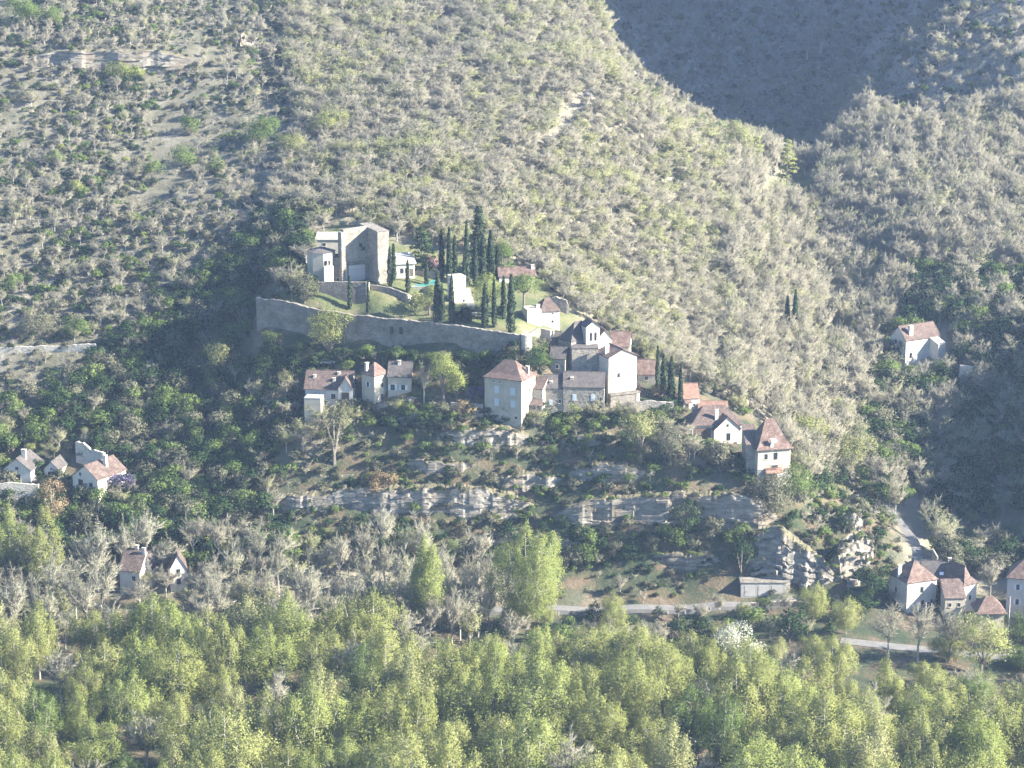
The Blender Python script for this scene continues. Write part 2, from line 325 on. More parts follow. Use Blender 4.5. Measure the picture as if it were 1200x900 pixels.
P_MEADOW2 = [(892, 242), (900, 208), (962, 205), (960, 242)]
P_CLEAR = [(490, 792), (510, 775), (560, 775), (570, 800), (520, 806)]
def cover_weights(U, V, Y):
    wood = np.ones(U.shape); scrub = inpoly(U, V, P_SCRUB) | inpoly(U, V, P_SCREE)
    green = inpoly(U, V, P_MEADOW) | inpoly(U, V, P_MEADOW2) | inpoly(U, V, P_CLEAR) | inpoly(U, V, P_GARDEN)
    moss_shade = inpoly(U, V, P_SHADE) | inpoly(U, V, P_CLIFF) | ((Y < 530)) | inpoly(U, V, P_VILLAGE) | inpoly(U, V, P_RAMP) | inpoly(U, V, P_TIP)  # dark cover; part of its darkness is shade painted over these zones
    scree = inpoly(U, V, P_SCREE) | inpoly(U, V, P_FARSLOPE)
    return scrub.astype(float), green.astype(float), moss_shade.astype(float), scree.astype(float)
WS, WG, WM, WR = cover_weights(GU, GV, GY)
def blur(a, k=2):
    for _ in range(k):
        a = (np.roll(a, 1, 0) + np.roll(a, -1, 0) + 2 * a) / 4; a = (np.roll(a, 1, 1) + np.roll(a, -1, 1) + 2 * a) / 4
    return a
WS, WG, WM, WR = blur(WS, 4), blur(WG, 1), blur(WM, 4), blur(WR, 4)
ny, nx = GX.shape
V3 = np.stack([GX, GY, GZ], -1).reshape(-1, 3)
ii = np.arange(ny * nx).reshape(ny, nx)
Q = np.stack([ii[:-1, :-1], ii[:-1, 1:], ii[1:, 1:], ii[1:, :-1]], -1).reshape(-1, 4)
me = bpy.data.meshes.new('ground'); me.vertices.add(len(V3)); me.vertices.foreach_set('co', V3.ravel())
me.loops.add(Q.size); me.polygons.add(len(Q)); me.loops.foreach_set('vertex_index', Q.ravel()); me.polygons.foreach_set('loop_start', np.arange(0, Q.size, 4)); me.polygons.foreach_set('loop_total', np.full(len(Q), 4))
me.update(); me.validate()
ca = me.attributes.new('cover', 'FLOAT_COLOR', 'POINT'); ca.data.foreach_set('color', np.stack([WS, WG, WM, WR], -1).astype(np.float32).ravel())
me.polygons.foreach_set('use_smooth', np.ones(len(Q), bool))
def ground_mat():
    m, t, N, L = nodes('ground cover'); o = N('OutputMaterial'); b = N('BsdfPrincipled'); b.inputs['Roughness'].default_value = 1.0
    tc = N('TexCoord'); a = N('Attribute', attribute_name='cover'); se = N('SeparateColor'); L(a.outputs['Color'], se.inputs[0])
    def noise(s, d=6, r=0.65):
        n = N('TexNoise'); n.inputs['Scale'].default_value = s; n.inputs['Detail'].default_value = d; n.inputs['Roughness'].default_value = r; L(tc.outputs['Object'], n.inputs['Vector']); return n.outputs[0]
    def rmp(i, st): r = N('ValToRGB'); ramp(r, st); L(i, r.inputs[0]); return r.outputs[0]
    n1 = noise(0.12, 9, 0.7); n2 = noise(0.5, 6); n3 = noise(0.06, 4)
    litter = rmp(n1, [(0.3, (0.17, 0.155, 0.12)), (0.5, (0.26, 0.235, 0.185)), (0.7, (0.24, 0.24, 0.15))])
    dry = rmp(n1, [(0.34, (0.075, 0.08, 0.05)), (0.47, (0.115, 0.11, 0.075)), (0.6, (0.165, 0.155, 0.12)), (0.75, (0.26, 0.245, 0.21))])
    grass = rmp(n1, [(0.32, (0.05, 0.075, 0.025)), (0.5, (0.10, 0.12, 0.045)), (0.62, (0.16, 0.155, 0.075)), (0.72, (0.22, 0.195, 0.135))])
    moss_shade = rmp(n1, [(0.36, (0.03, 0.048, 0.022)), (0.48, (0.06, 0.07, 0.035)), (0.56, (0.12, 0.09, 0.055)), (0.7, (0.17, 0.14, 0.10))])
    scree = rmp(n2, [(0.3, (0.10, 0.095, 0.07)), (0.5, (0.17, 0.16, 0.135)), (0.7, (0.28, 0.265, 0.235))])
    def mix(f, x, y): q = N('MixRGB'); L(f, q.inputs[0]); L(x, q.inputs[1]); L(y, q.inputs[2]); return q.outputs[0]
    c = mix(se.outputs[0], litter, dry); c = mix(se.outputs[2], c, moss_shade); c = mix(a.outputs['Alpha'], c, scree); c = mix(se.outputs[1], c, grass)
    L(c, b.inputs['Base Color'])
    bp = N('Bump'); bp.inputs['Strength'].default_value = 0.8; bp.inputs['Distance'].default_value = 0.8; L(noise(0.7, 8, 0.75), bp.inputs['Height']); L(bp.outputs[0], b.inputs['Normal']); L(b.outputs[0], o.inputs[0]); return m
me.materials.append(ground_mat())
g_ob = link('hillside', me); tag(g_ob, kind='structure')
# ------------------------------------------------------------------ plants
def rnd(r, a, b): return a + (b - a) * r.random()
def leaf(mb, r, p, s, up=0.0, o=None):               # one small leaf spray
    a = Vector((r.gauss(0, 1), r.gauss(0, 1), r.gauss(0, 1) + up)); a.normalize()
    b = a.cross(Vector((r.gauss(0, 1), r.gauss(0, 1), r.gauss(0, 1)))); b.normalize()
    n = Vector((r.gauss(0, .33), r.gauss(0, .33), r.gauss(0, .33))) + (o if o is not None else a); n.normalize()
    mb.tri(p - b * s * 0.42, p + b * s * 0.42, p + a * s, r.random(), n)
def clump(mb, r, c, sx, sz, n, s, up=0.3, o=None):
    tone = r.random()
    for _ in range(n):
        d = Vector((r.gauss(0, 1), r.gauss(0, 1), r.gauss(0, 1))); q = d.normalized() * .45 + Vector((0, 0, .25)) + (o * .75 if o is not None else Vector())
        leaf(mb, r, c + Vector((d.x * sx, d.y * sx, d.z * sz)), s * rnd(r, 0.7, 1.3), up, q)
        mb.t[-1] = .5 * tone + .5 * mb.t[-1]
def outw(p, c, k=1.0):
    d = Vector((p.x - c.x, p.y - c.y, (p.z - c.z) * k)); return d.normalized() if d.length > 1e-4 else Vector((0, 0, 1))
def spring_tree(seed, H=15, W=9, nl=5, leafmat='spring', dens=1.0, spire=1.0, s=0.27):
    r = random.Random(seed); tr = MB(); cr = MB()
    fork = H * rnd(r, 0.14, 0.22); tr.tube((0, 0, -1.5), (0, 0, fork), 0.3, 0.22, 6, False)
    for k in range(nl):
        a = 2 * math.pi * (k + r.random() * 0.6) / nl; rad = W * 0.5 * (rnd(r, 0.30, 0.78) if k else 0.08); top = H * (rnd(r, 0.68, 0.95) if k else 1.0)
        p = Vector((0, 0, fork)); e = Vector((math.cos(a) * rad, math.sin(a) * rad, top)); mid = Vector((e.x * 0.75, e.y * 0.75, fork + (top - fork) * 0.45))
        tr.tube(p, mid, 0.17, 0.1, 4, False); tr.tube(mid, e, 0.1, 0.03, 3, False)
        lw = W * rnd(r, 0.18, 0.28) / spire
        nsub = int(44 * dens)
        for j in range(nsub):
            t = rnd(r, 0.02, 1) ** 0.8; q = p.lerp(mid, t * 2) if t < 0.5 else mid.lerp(e, t * 2 - 1)
            pr = (math.sin(math.pi * min(1, t * 0.86 + 0.12)) ** 0.7) * lw
            ang = r.random() * 2 * math.pi; rr = pr * math.sqrt(rnd(r, 0.15, 1))
            c = q + Vector((math.cos(ang) * rr, math.sin(ang) * rr, rnd(r, -0.3, 0.9)))
            if r.random() < 0.3: tr.tube(q, c, 0.04, 0.015, 3, False)
            clump(cr, r, c, 0.34, 0.75 * spire, int(rnd(r, 26, 44)), s, 1.3, (Vector((math.cos(ang), math.sin(ang), .15)) * .6 + outw(c, Vector((0, 0, H * .5)), .6) * .6).normalized())
    return tr.me('spring trunk', M['greybark']), cr.me('spring crown', M[leafmat])
def bare_tree(seed, H=9, W=6, n=1.0, mat='twig', upright=1.0, leafy=0, leafmat='bud'):
    r = random.Random(seed); tr = MB(); cr = MB()
    fork = H * rnd(r, 0.2, 0.32); tr.tube((0, 0, -1.5), (0, 0, fork), 0.2 * H / 9, 0.14 * H / 9, 5, False)
    ends = []; nlimb = int(rnd(r, 10, 14)); cz = H * 0.62
    for k in range(nlimb):
        while True:
            q0 = Vector((r.uniform(-1, 1), r.uniform(-1, 1), r.uniform(-1, 1)))
            if 0.35 < q0.length < 1 and q0.z > -0.75: break
        e = Vector((q0.x * W * 0.40, q0.y * W * 0.40, cz + q0.z * H * 0.27)); p = Vector((0, 0, min(fork * rnd(r, 0.8, 1.5), e.z * 0.8)))
        mid = p.lerp(e, 0.5) + Vector((r.gauss(0, .25), r.gauss(0, .25), 0.05 * H * r.random()))
        tr.tube(p, mid, 0.085 * H / 9, 0.055 * H / 9, 4, False); tr.tube(mid, e, 0.055 * H / 9, 0.02, 3, False)
        out_ = Vector((e.x, e.y, 0)) / (W * 0.5)
        for j in range(int(10 * n) + 2):
            t = rnd(r, 0.2, 1.05); q = p.lerp(mid, t * 2) if t < .5 else mid.lerp(e, t * 2 - 1)
            d = Vector((out_.x * .9 + r.gauss(0, .6), out_.y * .9 + r.gauss(0, .6), rnd(r, 0.2, 1.2) * upright)); d.normalize()
            ends.append((q, d, rnd(r, 0.09, 0.19) * H))
    for q, d, L_ in ends:
        b = d.orthogonal().normalized(); b = (Matrix.Rotation(r.random() * 6.3, 3, d) @ b); e = q + d * L_
        on = (outw(e, Vector((0, 0, H * .5))) + Vector((0, 0, .3))).normalized(); tone = r.random(); cr.tri(q - b * 0.04, q + b * 0.04, e, r.random(), on)
        for j in range(int(18 * n)):
            t = rnd(r, 0.15, 1); s0 = q.lerp(e, t)
            dd = d + Vector((r.gauss(0, .6), r.gauss(0, .6), r.gauss(0.25, .45))); dd.normalize(); l2 = L_ * rnd(r, 0.3, 0.7)
            bb = (Matrix.Rotation(r.random() * 6.3, 3, dd) @ dd.orthogonal().normalized()) * rnd(r, 0.028, 0.046)
            cr.tri(s0 - bb, s0 + bb, s0 + dd * l2, .5 * tone + .5 * r.random(), (on * .8 + Vector((r.gauss(0, .5), r.gauss(0, .5), r.gauss(.25, .5)))).normalized())
    if leafy:
        lv = MB()
        for q, d, L_ in ends:
            if r.random() < leafy: clump(lv, r, q + d * L_ * rnd(r, .5, 1), .35, .35, 12, .3, .5, outw(q, Vector((0, 0, H * .5))))
        cr.n += lv.n; cr.cur = 1; b0 = len(cr.v); cr.v += lv.v; cr.f += [[i + b0 for i in f] for f in lv.f]; cr.m += [1] * len(lv.f); cr.t += lv.t
    return tr.me('bare trunk', M['greybark']), cr.me('bare crown', [M[mat], M[leafmat]] if leafy else M[mat])
def round_tree(seed, H=8, W=7, leafmat='dark', dens=1.0, s=0.42, trunk=0.15, flat=0.5):
    r = random.Random(seed); tr = MB(); cr = MB()
    tr.tube((0, 0, -1.5), (0, 0, H * trunk + 0.3), 0.035 * H, 0.028 * H, 5, False)
    nb = int(rnd(r, 7, 11)); base = H * trunk; dens *= min(4, max(.35, (W / 6.0) ** 1.6))
    for k in range(nb):
        a = 2 * math.pi * (k + r.random()) / nb; t = r.random(); rad = W * 0.5 * rnd(r, 0.35, 0.72); z = base + (H - base) * rnd(r, 0.25, 0.86)
        c = Vector((math.cos(a) * rad, math.sin(a) * rad, z)) if k else Vector((0, 0, H * 0.86))
        tr.tube((0, 0, base), c, 0.02 * H, 0.008 * H, 3, False)
        bw = W * rnd(r, 0.15, 0.24)
        for j in range(int(13 * dens)):
            d = Vector((r.gauss(0, 1), r.gauss(0, 1), r.gauss(0.25, 0.8))); d.normalize()
            cc = c + Vector((d.x * bw, d.y * bw, d.z * bw * flat * 1.6))
            if cc.z < 0.1: continue
            clump(cr, r, cc, min(.55, 0.065 * W), min(.5, 0.055 * W), int(rnd(r, 9, 16)), s, 0.4, (d * .6 + outw(cc, Vector((0, 0, base + (H - base) * .4))) * .6).normalized())
    return tr.me('tree trunk', M['bark']), cr.me('tree crown', M[leafmat])
def cypress_tree(seed, H=10, W=1.6, n=1500, leafmat='cypress', tip=0.85):
    r = random.Random(seed); tr = MB(); cr = MB(); tr.tube((0, 0, -1), (0, 0, H * 0.9), 0.16, 0.03, 5, False)
    ph = [r.random() * 6.3 for _ in range(4)]
    for _ in range(n):
        t = r.random() ** 0.85; pr = W * 0.5 * min(1, (t + 0.03) * 9) ** 0.5 * (1 - t ** 2.2) ** tip
        a = r.random() * 6.283; pr *= 0.86 + 0.14 * math.sin(3 * a + ph[0] + t * 9) + 0.1 * math.sin(t * 26 + ph[1] + a); rr = pr * math.sqrt(rnd(r, 0.35, 1))
        leaf(cr, r, Vector((math.cos(a) * rr, math.sin(a) * rr, t * H)), rnd(r, 0.3, 0.5), 2.2, Vector((math.cos(a), math.sin(a), .15)))
    return tr.me('cypress trunk', M['bark']), cr.me('cypress crown', M[leafmat])
def conifer_tree(seed, H=12, W=7, leafmat='cypress', tiers=13, s=0.5):
    r = random.Random(seed); tr = MB(); cr = MB(); tr.tube((0, 0, -1), (0, 0, H * 0.97), 0.24, 0.04, 6, False)
    for k in range(tiers):
        z = H * (0.12 + 0.86 * k / tiers); L_ = W * 0.5 * (1 - (k / tiers) ** 1.3) * rnd(r, 0.75, 1.05) + 0.3
        for j in range(7):
            a = r.random() * 6.283; e = Vector((math.cos(a) * L_, math.sin(a) * L_, z - 0.1 * L_ + rnd(r, -.3, .3)))
            tr.tube((0, 0, z), e, 0.05, 0.02, 3, False)
            for q in range(5):
                c = Vector((0, 0, z)).lerp(e, rnd(r, 0.3, 1)); clump(cr, r, c, .35, .14, 9, s, 0, outw(c, Vector((0, 0, z - 1))))
    return tr.me('conifer trunk', M['bark']), cr.me('conifer crown', M[leafmat])

SP = [spring_tree(s, 16, 15, n, m, d * 1.7, sp) for s, n, m, d, sp in ((1, 6, 'spring', 1, 1.0), (2, 7, 'lime', 0.95, 0.9), (3, 5, 'spring', 1.1, 1.15), (4, 8, 'spring', 0.8, 0.85), (5, 6, 'lime', 1, 1.05), (6, 4, 'bud', 1.1, 1.3), (7, 7, 'midgreen', .9, 0.85))]
BT = [bare_tree(s, 9, 6.6, n, m, up) for s, n, m, up in ((11, 1.0, 'twig', 1.0), (12, 1.15, 'twig', 1.3), (13, .9, 'twig', .8), (14, 1.0, 'twiggreen', 1.1), (15, 1.2, 'twig', 1.6))]
BP = [bare_tree(s, 10, 7.0, 1.15, 'twigpale', up, lf, 'bud') for s, up, lf in ((16, 1.2, 0), (17, 1.6, .12), (18, 1.0, 0))]
BG = [bare_tree(s, 8, 6.2, 0.9, 'twiggreen', 1.0, 0.4, m) for s, m in ((21, 'bud'), (22, 'spring'), (23, 'bud'))]
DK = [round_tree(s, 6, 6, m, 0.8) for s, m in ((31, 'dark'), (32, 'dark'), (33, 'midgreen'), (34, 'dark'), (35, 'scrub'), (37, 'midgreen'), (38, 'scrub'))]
SB = [round_tree(s, 2.2, 2.8, m, 1.5, 0.3, 0.05) for s, m in ((41, 'scrub'), (42, 'scrub'), (43, 'midgreen'), (44, 'dark'))]
SBT = [bare_tree(s, 3.2, 3.0, 0.55, 'twig', 0.9) for s in (46, 47)]
GN_ = [round_tree(s, 6, 5.5, m, 0.85, 0.4) for s, m in ((51, 'lime'), (52, 'spring'), (53, 'bud'))]
def joined(pair, name):
    vs = []; fs = []; mi = []; ti = []; mats = []; nn = []
    for me in pair:
        o = len(vs); k = len(mats); vs += [v.co.copy() for v in me.vertices]; mats += list(me.materials); nr = NRM.get(me.name)
        for i, p in enumerate(me.polygons):
            fs.append([o + j for j in p.vertices]); mi.append(k + p.material_index); ti.append(me.attributes['tint'].data[i].value); nn.append(nr[i] if nr else tuple(p.normal))
    return mesh(name, vs, fs, mats, False, ti, mi, nn)
def plant(name, pair, loc, rz, sx, sz, label, cat, group=None):
    o = empty(name, loc, rz); o.scale = (sx, sx, sz); tag(o, label, cat, group)
    link('trunk', pair[0], o); link('crown', pair[1], o)
    return o

# ---- where everything grows: jittered lattice over the land, sorted into kinds by the land it stands on
rg = random.Random(99)
BUSY = []                                           # (poly in picture of the ground) no wild plants
def lattice(y0, y1, step, jit=0.45):
    P = []; y = y0; row = 0
    while y < y1:
        hw = 0.25 * y + 70; x = -hw + (row % 2) * step / 2
        while x < hw:
            P.append((x + rg.uniform(-jit, jit) * step, y + rg.uniform(-jit, jit) * step)); x += step
        y += step * 0.88; row += 1
    A = np.array(P); z = ground(A[:, 0], A[:, 1]); U, V, S = project(A[:, 0], A[:, 1], z)
    return A, z, U, V, S
WILD = []                                           # (kind, x, y, z, sx, sz, u, v, pixel height)
P_ROAD1 = [(540, 700), (950, 690), (950, 716), (540, 722)]
P_HOUSES_R = [(1030, 640), (1050, 600), (1085, 590), (1100, 690), (1210, 690), (1210, 800), (1020, 770), (1020, 715), (1050, 715)]
P_K = [(1040, 405), (1055, 445), (1105, 440), (1120, 415), (1112, 388)]
P_LH = [(-10, 555), (70, 548), (85, 575), (165, 585), (150, 555), (120, 545), (0, 540)]
P_PATH = [(640, 172), (652, 152), (680, 110), (693, 112), (672, 156), (652, 178)]
A, Z, U, V, S = lattice(540, 1070, 3.55)
sel = dict(scrub=inpoly(U, V, P_SCRUB), scree=inpoly(U, V, P_SCREE), far=inpoly(U, V, P_FARSLOPE), shade=inpoly(U, V, P_SHADE), cliff=inpoly(U, V, P_CLIFF), tip=inpoly(U, V, P_TIP),
           no=inpoly(U, V, P_GARDEN) | inpoly(U, V, P_RAMP) | inpoly(U, V, P_VILLAGE) | inpoly(U, V, P_MEADOW) | inpoly(U, V, P_MEADOW2) | inpoly(U, V, P_ROAD1) | inpoly(U, V, P_HOUSES_R) | inpoly(U, V, P_K) | inpoly(U, V, P_LH) | inpoly(U, V, P_PATH))
NZ = fbm(A[:, 0], A[:, 1], 28, 3); NZ2 = fbm(A[:, 0] + 500, A[:, 1], 18, 2)
def add(kind, i, sx, sz): 
    h = {'BT': 9, 'BG': 8, 'DK': 6, 'SB': 2.2, 'ST': 3.2, 'GN': 6}[kind] * sz
    WILD.append((kind, A[i, 0], A[i, 1], Z[i], sx, sz, U[i], V[i], h * S[i]))
for i in range(len(A)):
    if sel['no'][i] or not (-330 < U[i] < 1530) or not (-60 < V[i]): continue
    r = rg.random(); n = NZ[i]; q = rg.uniform(0.75, 1.25)
    if sel['scrub'][i] or sel['scree'][i]:
        d = (0.8 if sel['scrub'][i] else 0.35) + n * 2.6; q *= 1 + n * .7
        if r < d * 0.36: add('SB', i, 1.1 * q, 0.95 * q)
        elif r < d * 0.6: add('ST', i, 1.2 * q, 1.1 * q)
        elif r < d * 0.9: add('BT', i, 0.62 * q, 0.58 * q)
        elif r < d * 0.97: add('DK', i, 0.5 * q, 0.45 * q)
        elif r < d * 1.0: add('GN', i, 0.5 * q, 0.45 * q)
    elif sel['far'][i]:
        if r < 0.3: add('ST', i, 1.4 * q, 1.2 * q)
        elif r < 0.45: add('SB', i, 1.4 * q, 1.2 * q)
        elif r < 0.8: add('BT', i, .65 * q, .65 * q)
        elif r < 0.87: add('DK', i, .55 * q, .5 * q)
    elif sel['cliff'][i] and V[i] > 628 and U[i] > 560:
        if r < .62: add('DK', i, .85 * q, .75 * q)
        elif r < .8: add('SB', i, 1.4 * q, 1.3 * q)
    elif sel['cliff'][i]:
        if r < 0.4: add('SB', i, 1.2 * q, q)
        elif r < 0.62: add('DK', i, 0.6 * q, 0.5 * q)
        elif r < 0.7: add('ST', i, q, q)
    elif sel['tip'][i]:
        if r < 0.5: add('SB', i, 1.2 * q, 1.2 * q)
        elif r < 0.75: add('ST', i, 1.2 * q, 1.1 * q)
        elif r < 0.85: add('BG', i, 0.5 * q, 0.5 * q)
        elif r < 0.95: add('GN', i, 0.45 * q, 0.4 * q)
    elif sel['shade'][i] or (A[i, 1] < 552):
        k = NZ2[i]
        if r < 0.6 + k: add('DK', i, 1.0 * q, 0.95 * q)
        elif r < 0.70 + k: add('BT', i, 0.75 * q, 0.7 * q)
        elif r < 0.74 + k: add('BG', i, .8 * q, .8 * q)
        elif r < 0.80 + k: add('GN', i, 0.6 * q, 0.6 * q)
        elif r < 0.96: add('SB', i, 1.5 * q, 1.5 * q)
    elif U[i] > 900 and V[i] > 320 and A[i, 0] > 78 + (A[i, 1] - 560) * 0.35:       # right bank, mixed; extra dark trees stand in for shade
        k = NZ2[i]
        if r < 0.52 + k: add('DK', i, 1.05 * q, 1.05 * q)
        elif r < 0.84 + k * .5: add('BT', i, 0.95 * q, 1.0 * q)
        elif r < 0.92: add('BG', i, 0.8 * q, 0.8 * q)
        elif r < 0.96: add('GN', i, 0.8 * q, 0.8 * q)
    elif U[i] > 860 and V[i] < 560 and A[i, 0] > 55:
        if r < 0.8: add('BT', i, 1.05 * q, 1.15 * q)
        elif r < 0.88: add('BG', i, q, q)
    elif U[i] > 850:
        if r < 0.45: add('BT', i, 1.15 * q, 1.25 * q)
        elif r < 0.62: add('BG', i, 1.05 * q, 1.05 * q)
    else:                                             # the lit rib behind the village
        q *= .9 + n * .5
        g = n * 1.4 + 0.22 + (0.1 if V[i] > 150 else 0)
        if r < 0.95:
            if rg.random() < g: add('BG', i, 1.15 * q, 0.88 * q)
            else: add('BT', i, 1.15 * q, 0.85 * q)
        elif r < 0.965: add('GN', i, .6 * q, .6 * q)
        elif r < 0.98: add('DK', i, .6 * q, .6 * q)
# ---- denser low scrub on the dry slopes and under the cliff
A, Z, U, V, S = lattice(530, 1060, 2.5)
k1 = inpoly(U, V, P_SCRUB); k2 = inpoly(U, V, P_SCREE) | inpoly(U, V, P_FARSLOPE); k3 = inpoly(U, V, P_CLIFF) | inpoly(U, V, P_TIP); NZ = fbm(A[:, 0], A[:, 1], 16, 3)
for i in range(len(A)):
    if not (-330 < U[i] < 1530) or not (-60 < V[i]): continue
    r = rg.random(); q = rg.uniform(.6, 1.2)
    if k1[i] and r < 0.55 + NZ[i] * 2.4: add('SB' if rg.random() < .5 else 'ST', i, .7 * q, .65 * q)
    elif k2[i] and r < 0.3 + NZ[i]: add('ST' if rg.random() < .6 else 'SB', i, .6 * q, .55 * q)
    elif k3[i] and r < 0.55 + NZ[i] * 1.5: add('SB' if rg.random() < .75 else 'ST', i, .75 * q, .7 * q)
KINDS = {'BT': (BT, 'bare_tree', 'tree'), 'BG': (BG, 'budding_tree', 'tree'), 'DK': (DK, 'evergreen_tree', 'tree'), 'SB': (SB, 'shrub', 'shrub'), 'ST': (SBT, 'bare_shrub', 'shrub'), 'GN': (GN_, 'green_tree', 'tree')}
WORDS = {'BT': 'leafless grey tree', 'BG': 'budding grey tree', 'DK': 'dark evergreen tree', 'SB': 'low grey-green shrub', 'ST': 'small leafless grey shrub', 'GN': 'fresh green tree'}
def ordinal(n):
    o = ['first', 'second', 'third', 'fourth', 'fifth', 'sixth', 'seventh', 'eighth', 'ninth', 'tenth', 'eleventh', 'twelfth']
    return o[n] if n < 12 else f"{n+1}{'th' if 10 <= (n+1) % 100 <= 20 else {1: 'st', 2: 'nd', 3: 'rd'}.get((n+1) % 10, 'th')}"
def place_of(u, v):
    if inpoly([u], [v], P_SCRUB)[0]: return 'on the dry left slope'
    if inpoly([u], [v], P_SCREE)[0]: return 'on the sunlit scree'
    if inpoly([u], [v], P_FARSLOPE)[0]: return 'on the far shaded slope'
    if inpoly([u], [v], P_CLIFF)[0]: return 'on the cliff ledges'
    if inpoly([u], [v], P_TIP)[0]: return 'on the rocky point'
    if inpoly([u], [v], P_SHADE)[0]: return 'in the shaded left wood'
    if v > 620: return 'below the cliff'
    if u > 1000 and v > 320: return 'on the far bank'
    if u > 860: return 'in the ravine'
    return 'on the wooded rib'
LIMIT = {'BT': 120, 'BG': 90, 'DK': 170, 'SB': 140, 'ST': 60, 'GN': 60}
STUFF = {k: [] for k in KINDS}
for kind in KINDS:
    L_ = sorted([t for t in WILD if t[0] == kind], key=lambda t: -t[8])
    vs, nm, cat = KINDS[kind]; near = {}; k_ = 0
    for t in L_:
        k, x, y, z, sx, sz, u, v, ph = t
        if k_ < LIMIT[kind] and 0 < u < 1200 and 0 < v < 900 and ph > 9: near.setdefault(place_of(u, v), []).append(t); k_ += 1
        else: STUFF[kind].append((x, y, z - 0.1, sx, sz))
    for pl, ts in near.items():
        ts.sort(key=lambda t: t[7]); nb = max(1, int(round(math.sqrt(len(ts) / 2.5)))); per = -(-len(ts) // nb)
        for bi in range(0, len(ts), per):
            band = sorted(ts[bi:bi + per], key=lambda t: t[6]); row = bi // per
            for q_, (k, x, y, z, sx, sz, u, v, ph) in enumerate(band):
                lb = f'{WORDS[kind]} {pl}' + (f', {ordinal(row)} band down' if nb > 1 else '') + (f', {ordinal(q_)} from left' if len(band) > 1 else '')
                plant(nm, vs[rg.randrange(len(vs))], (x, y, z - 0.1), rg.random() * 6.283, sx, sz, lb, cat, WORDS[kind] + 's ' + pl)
def scatter(name, pairs, pts, label):
    """a wood too large to count: one object whose geometry nodes set a tree on each surveyed point"""
    n = len(pts)
    if not n: return
    me = bpy.data.meshes.new(name); me.vertices.add(n); a = np.array(pts)
    me.vertices.foreach_set('co', a[:, :3].ravel())
    at1 = me.attributes.new('size', 'FLOAT_VECTOR', 'POINT'); at1.data.foreach_set('vector', np.stack([a[:, 3], a[:, 3], a[:, 4]], -1).ravel())
    at2 = me.attributes.new('spin', 'FLOAT_VECTOR', 'POINT'); sp = np.zeros((n, 3)); sp[:, 2] = [rg.random() * 6.283 for _ in range(n)]; at2.data.foreach_set('vector', sp.ravel())
    at3 = me.attributes.new('pick', 'INT', 'POINT'); at3.data.foreach_set('value', [rg.randrange(len(pairs)) for _ in range(n)])
    me.update(); o = link(name, me); tag(o, label, None, None, 'stuff')
    t = bpy.data.node_groups.new(name, 'GeometryNodeTree'); t.interface.new_socket('Geometry', in_out='INPUT', socket_type='NodeSocketGeometry'); t.interface.new_socket('Geometry', in_out='OUTPUT', socket_type='NodeSocketGeometry')
    N = t.nodes.new; L = t.links.new; gi = N('NodeGroupInput'); go = N('NodeGroupOutput')
    g2i = N('GeometryNodeGeometryToInstance')
    for p in reversed(pairs):
        src = bpy.data.objects.new('source', joined(p, 'source')); oi = N('GeometryNodeObjectInfo'); oi.inputs['Object'].default_value = src; oi.inputs['As Instance'].default_value = True
        L(oi.outputs['Geometry'], g2i.inputs[0])
    # each source is its own instance inside the joined geometry
    jn = N('GeometryNodeJoinGeometry'); t.nodes.remove(g2i)
    for nd in [x for x in t.nodes if x.bl_idname == 'GeometryNodeObjectInfo']: L(nd.outputs['Geometry'], jn.inputs[0])
    ip = N('GeometryNodeInstanceOnPoints'); ip.inputs['Pick Instance'].default_value = True
    def attr(nm_, ty): q = N('GeometryNodeInputNamedAttribute'); q.data_type = ty; q.inputs['Name'].default_value = nm_; return q.outputs[0]
    L(gi.outputs[0], ip.inputs['Points']); L(jn.outputs[0], ip.inputs['Instance']); L(attr('pick', 'INT'), ip.inputs['Instance Index'])
    e2r = N('FunctionNodeEulerToRotation'); L(attr('spin', 'FLOAT_VECTOR'), e2r.inputs[0]); L(e2r.outputs[0], ip.inputs['Rotation']); L(attr('size', 'FLOAT_VECTOR'), ip.inputs['Scale']); L(ip.outputs[0], go.inputs[0])
    md = o.modifiers.new('wood', 'NODES'); md.node_group = t
for kind, nm, lb in (('BT', 'leafless_wood', 'grey leafless wood covering the slopes'), ('BG', 'budding_wood', 'wood with first pale green buds on the rib'), ('DK', 'evergreen_wood', 'dark evergreen undergrowth on the shaded slopes'),
                     ('SB', 'scrub', 'low grey-green scrub on the dry slopes'), ('ST', 'bare_scrub', 'small leafless scrub on the dry slopes'), ('GN', 'green_wood', 'scattered fresh green trees on the slopes')):
    scatter(nm, KINDS[kind][0], STUFF[kind], lb)
print('WILD', {k: sum(1 for t in WILD if t[0] == k) for k in KINDS})
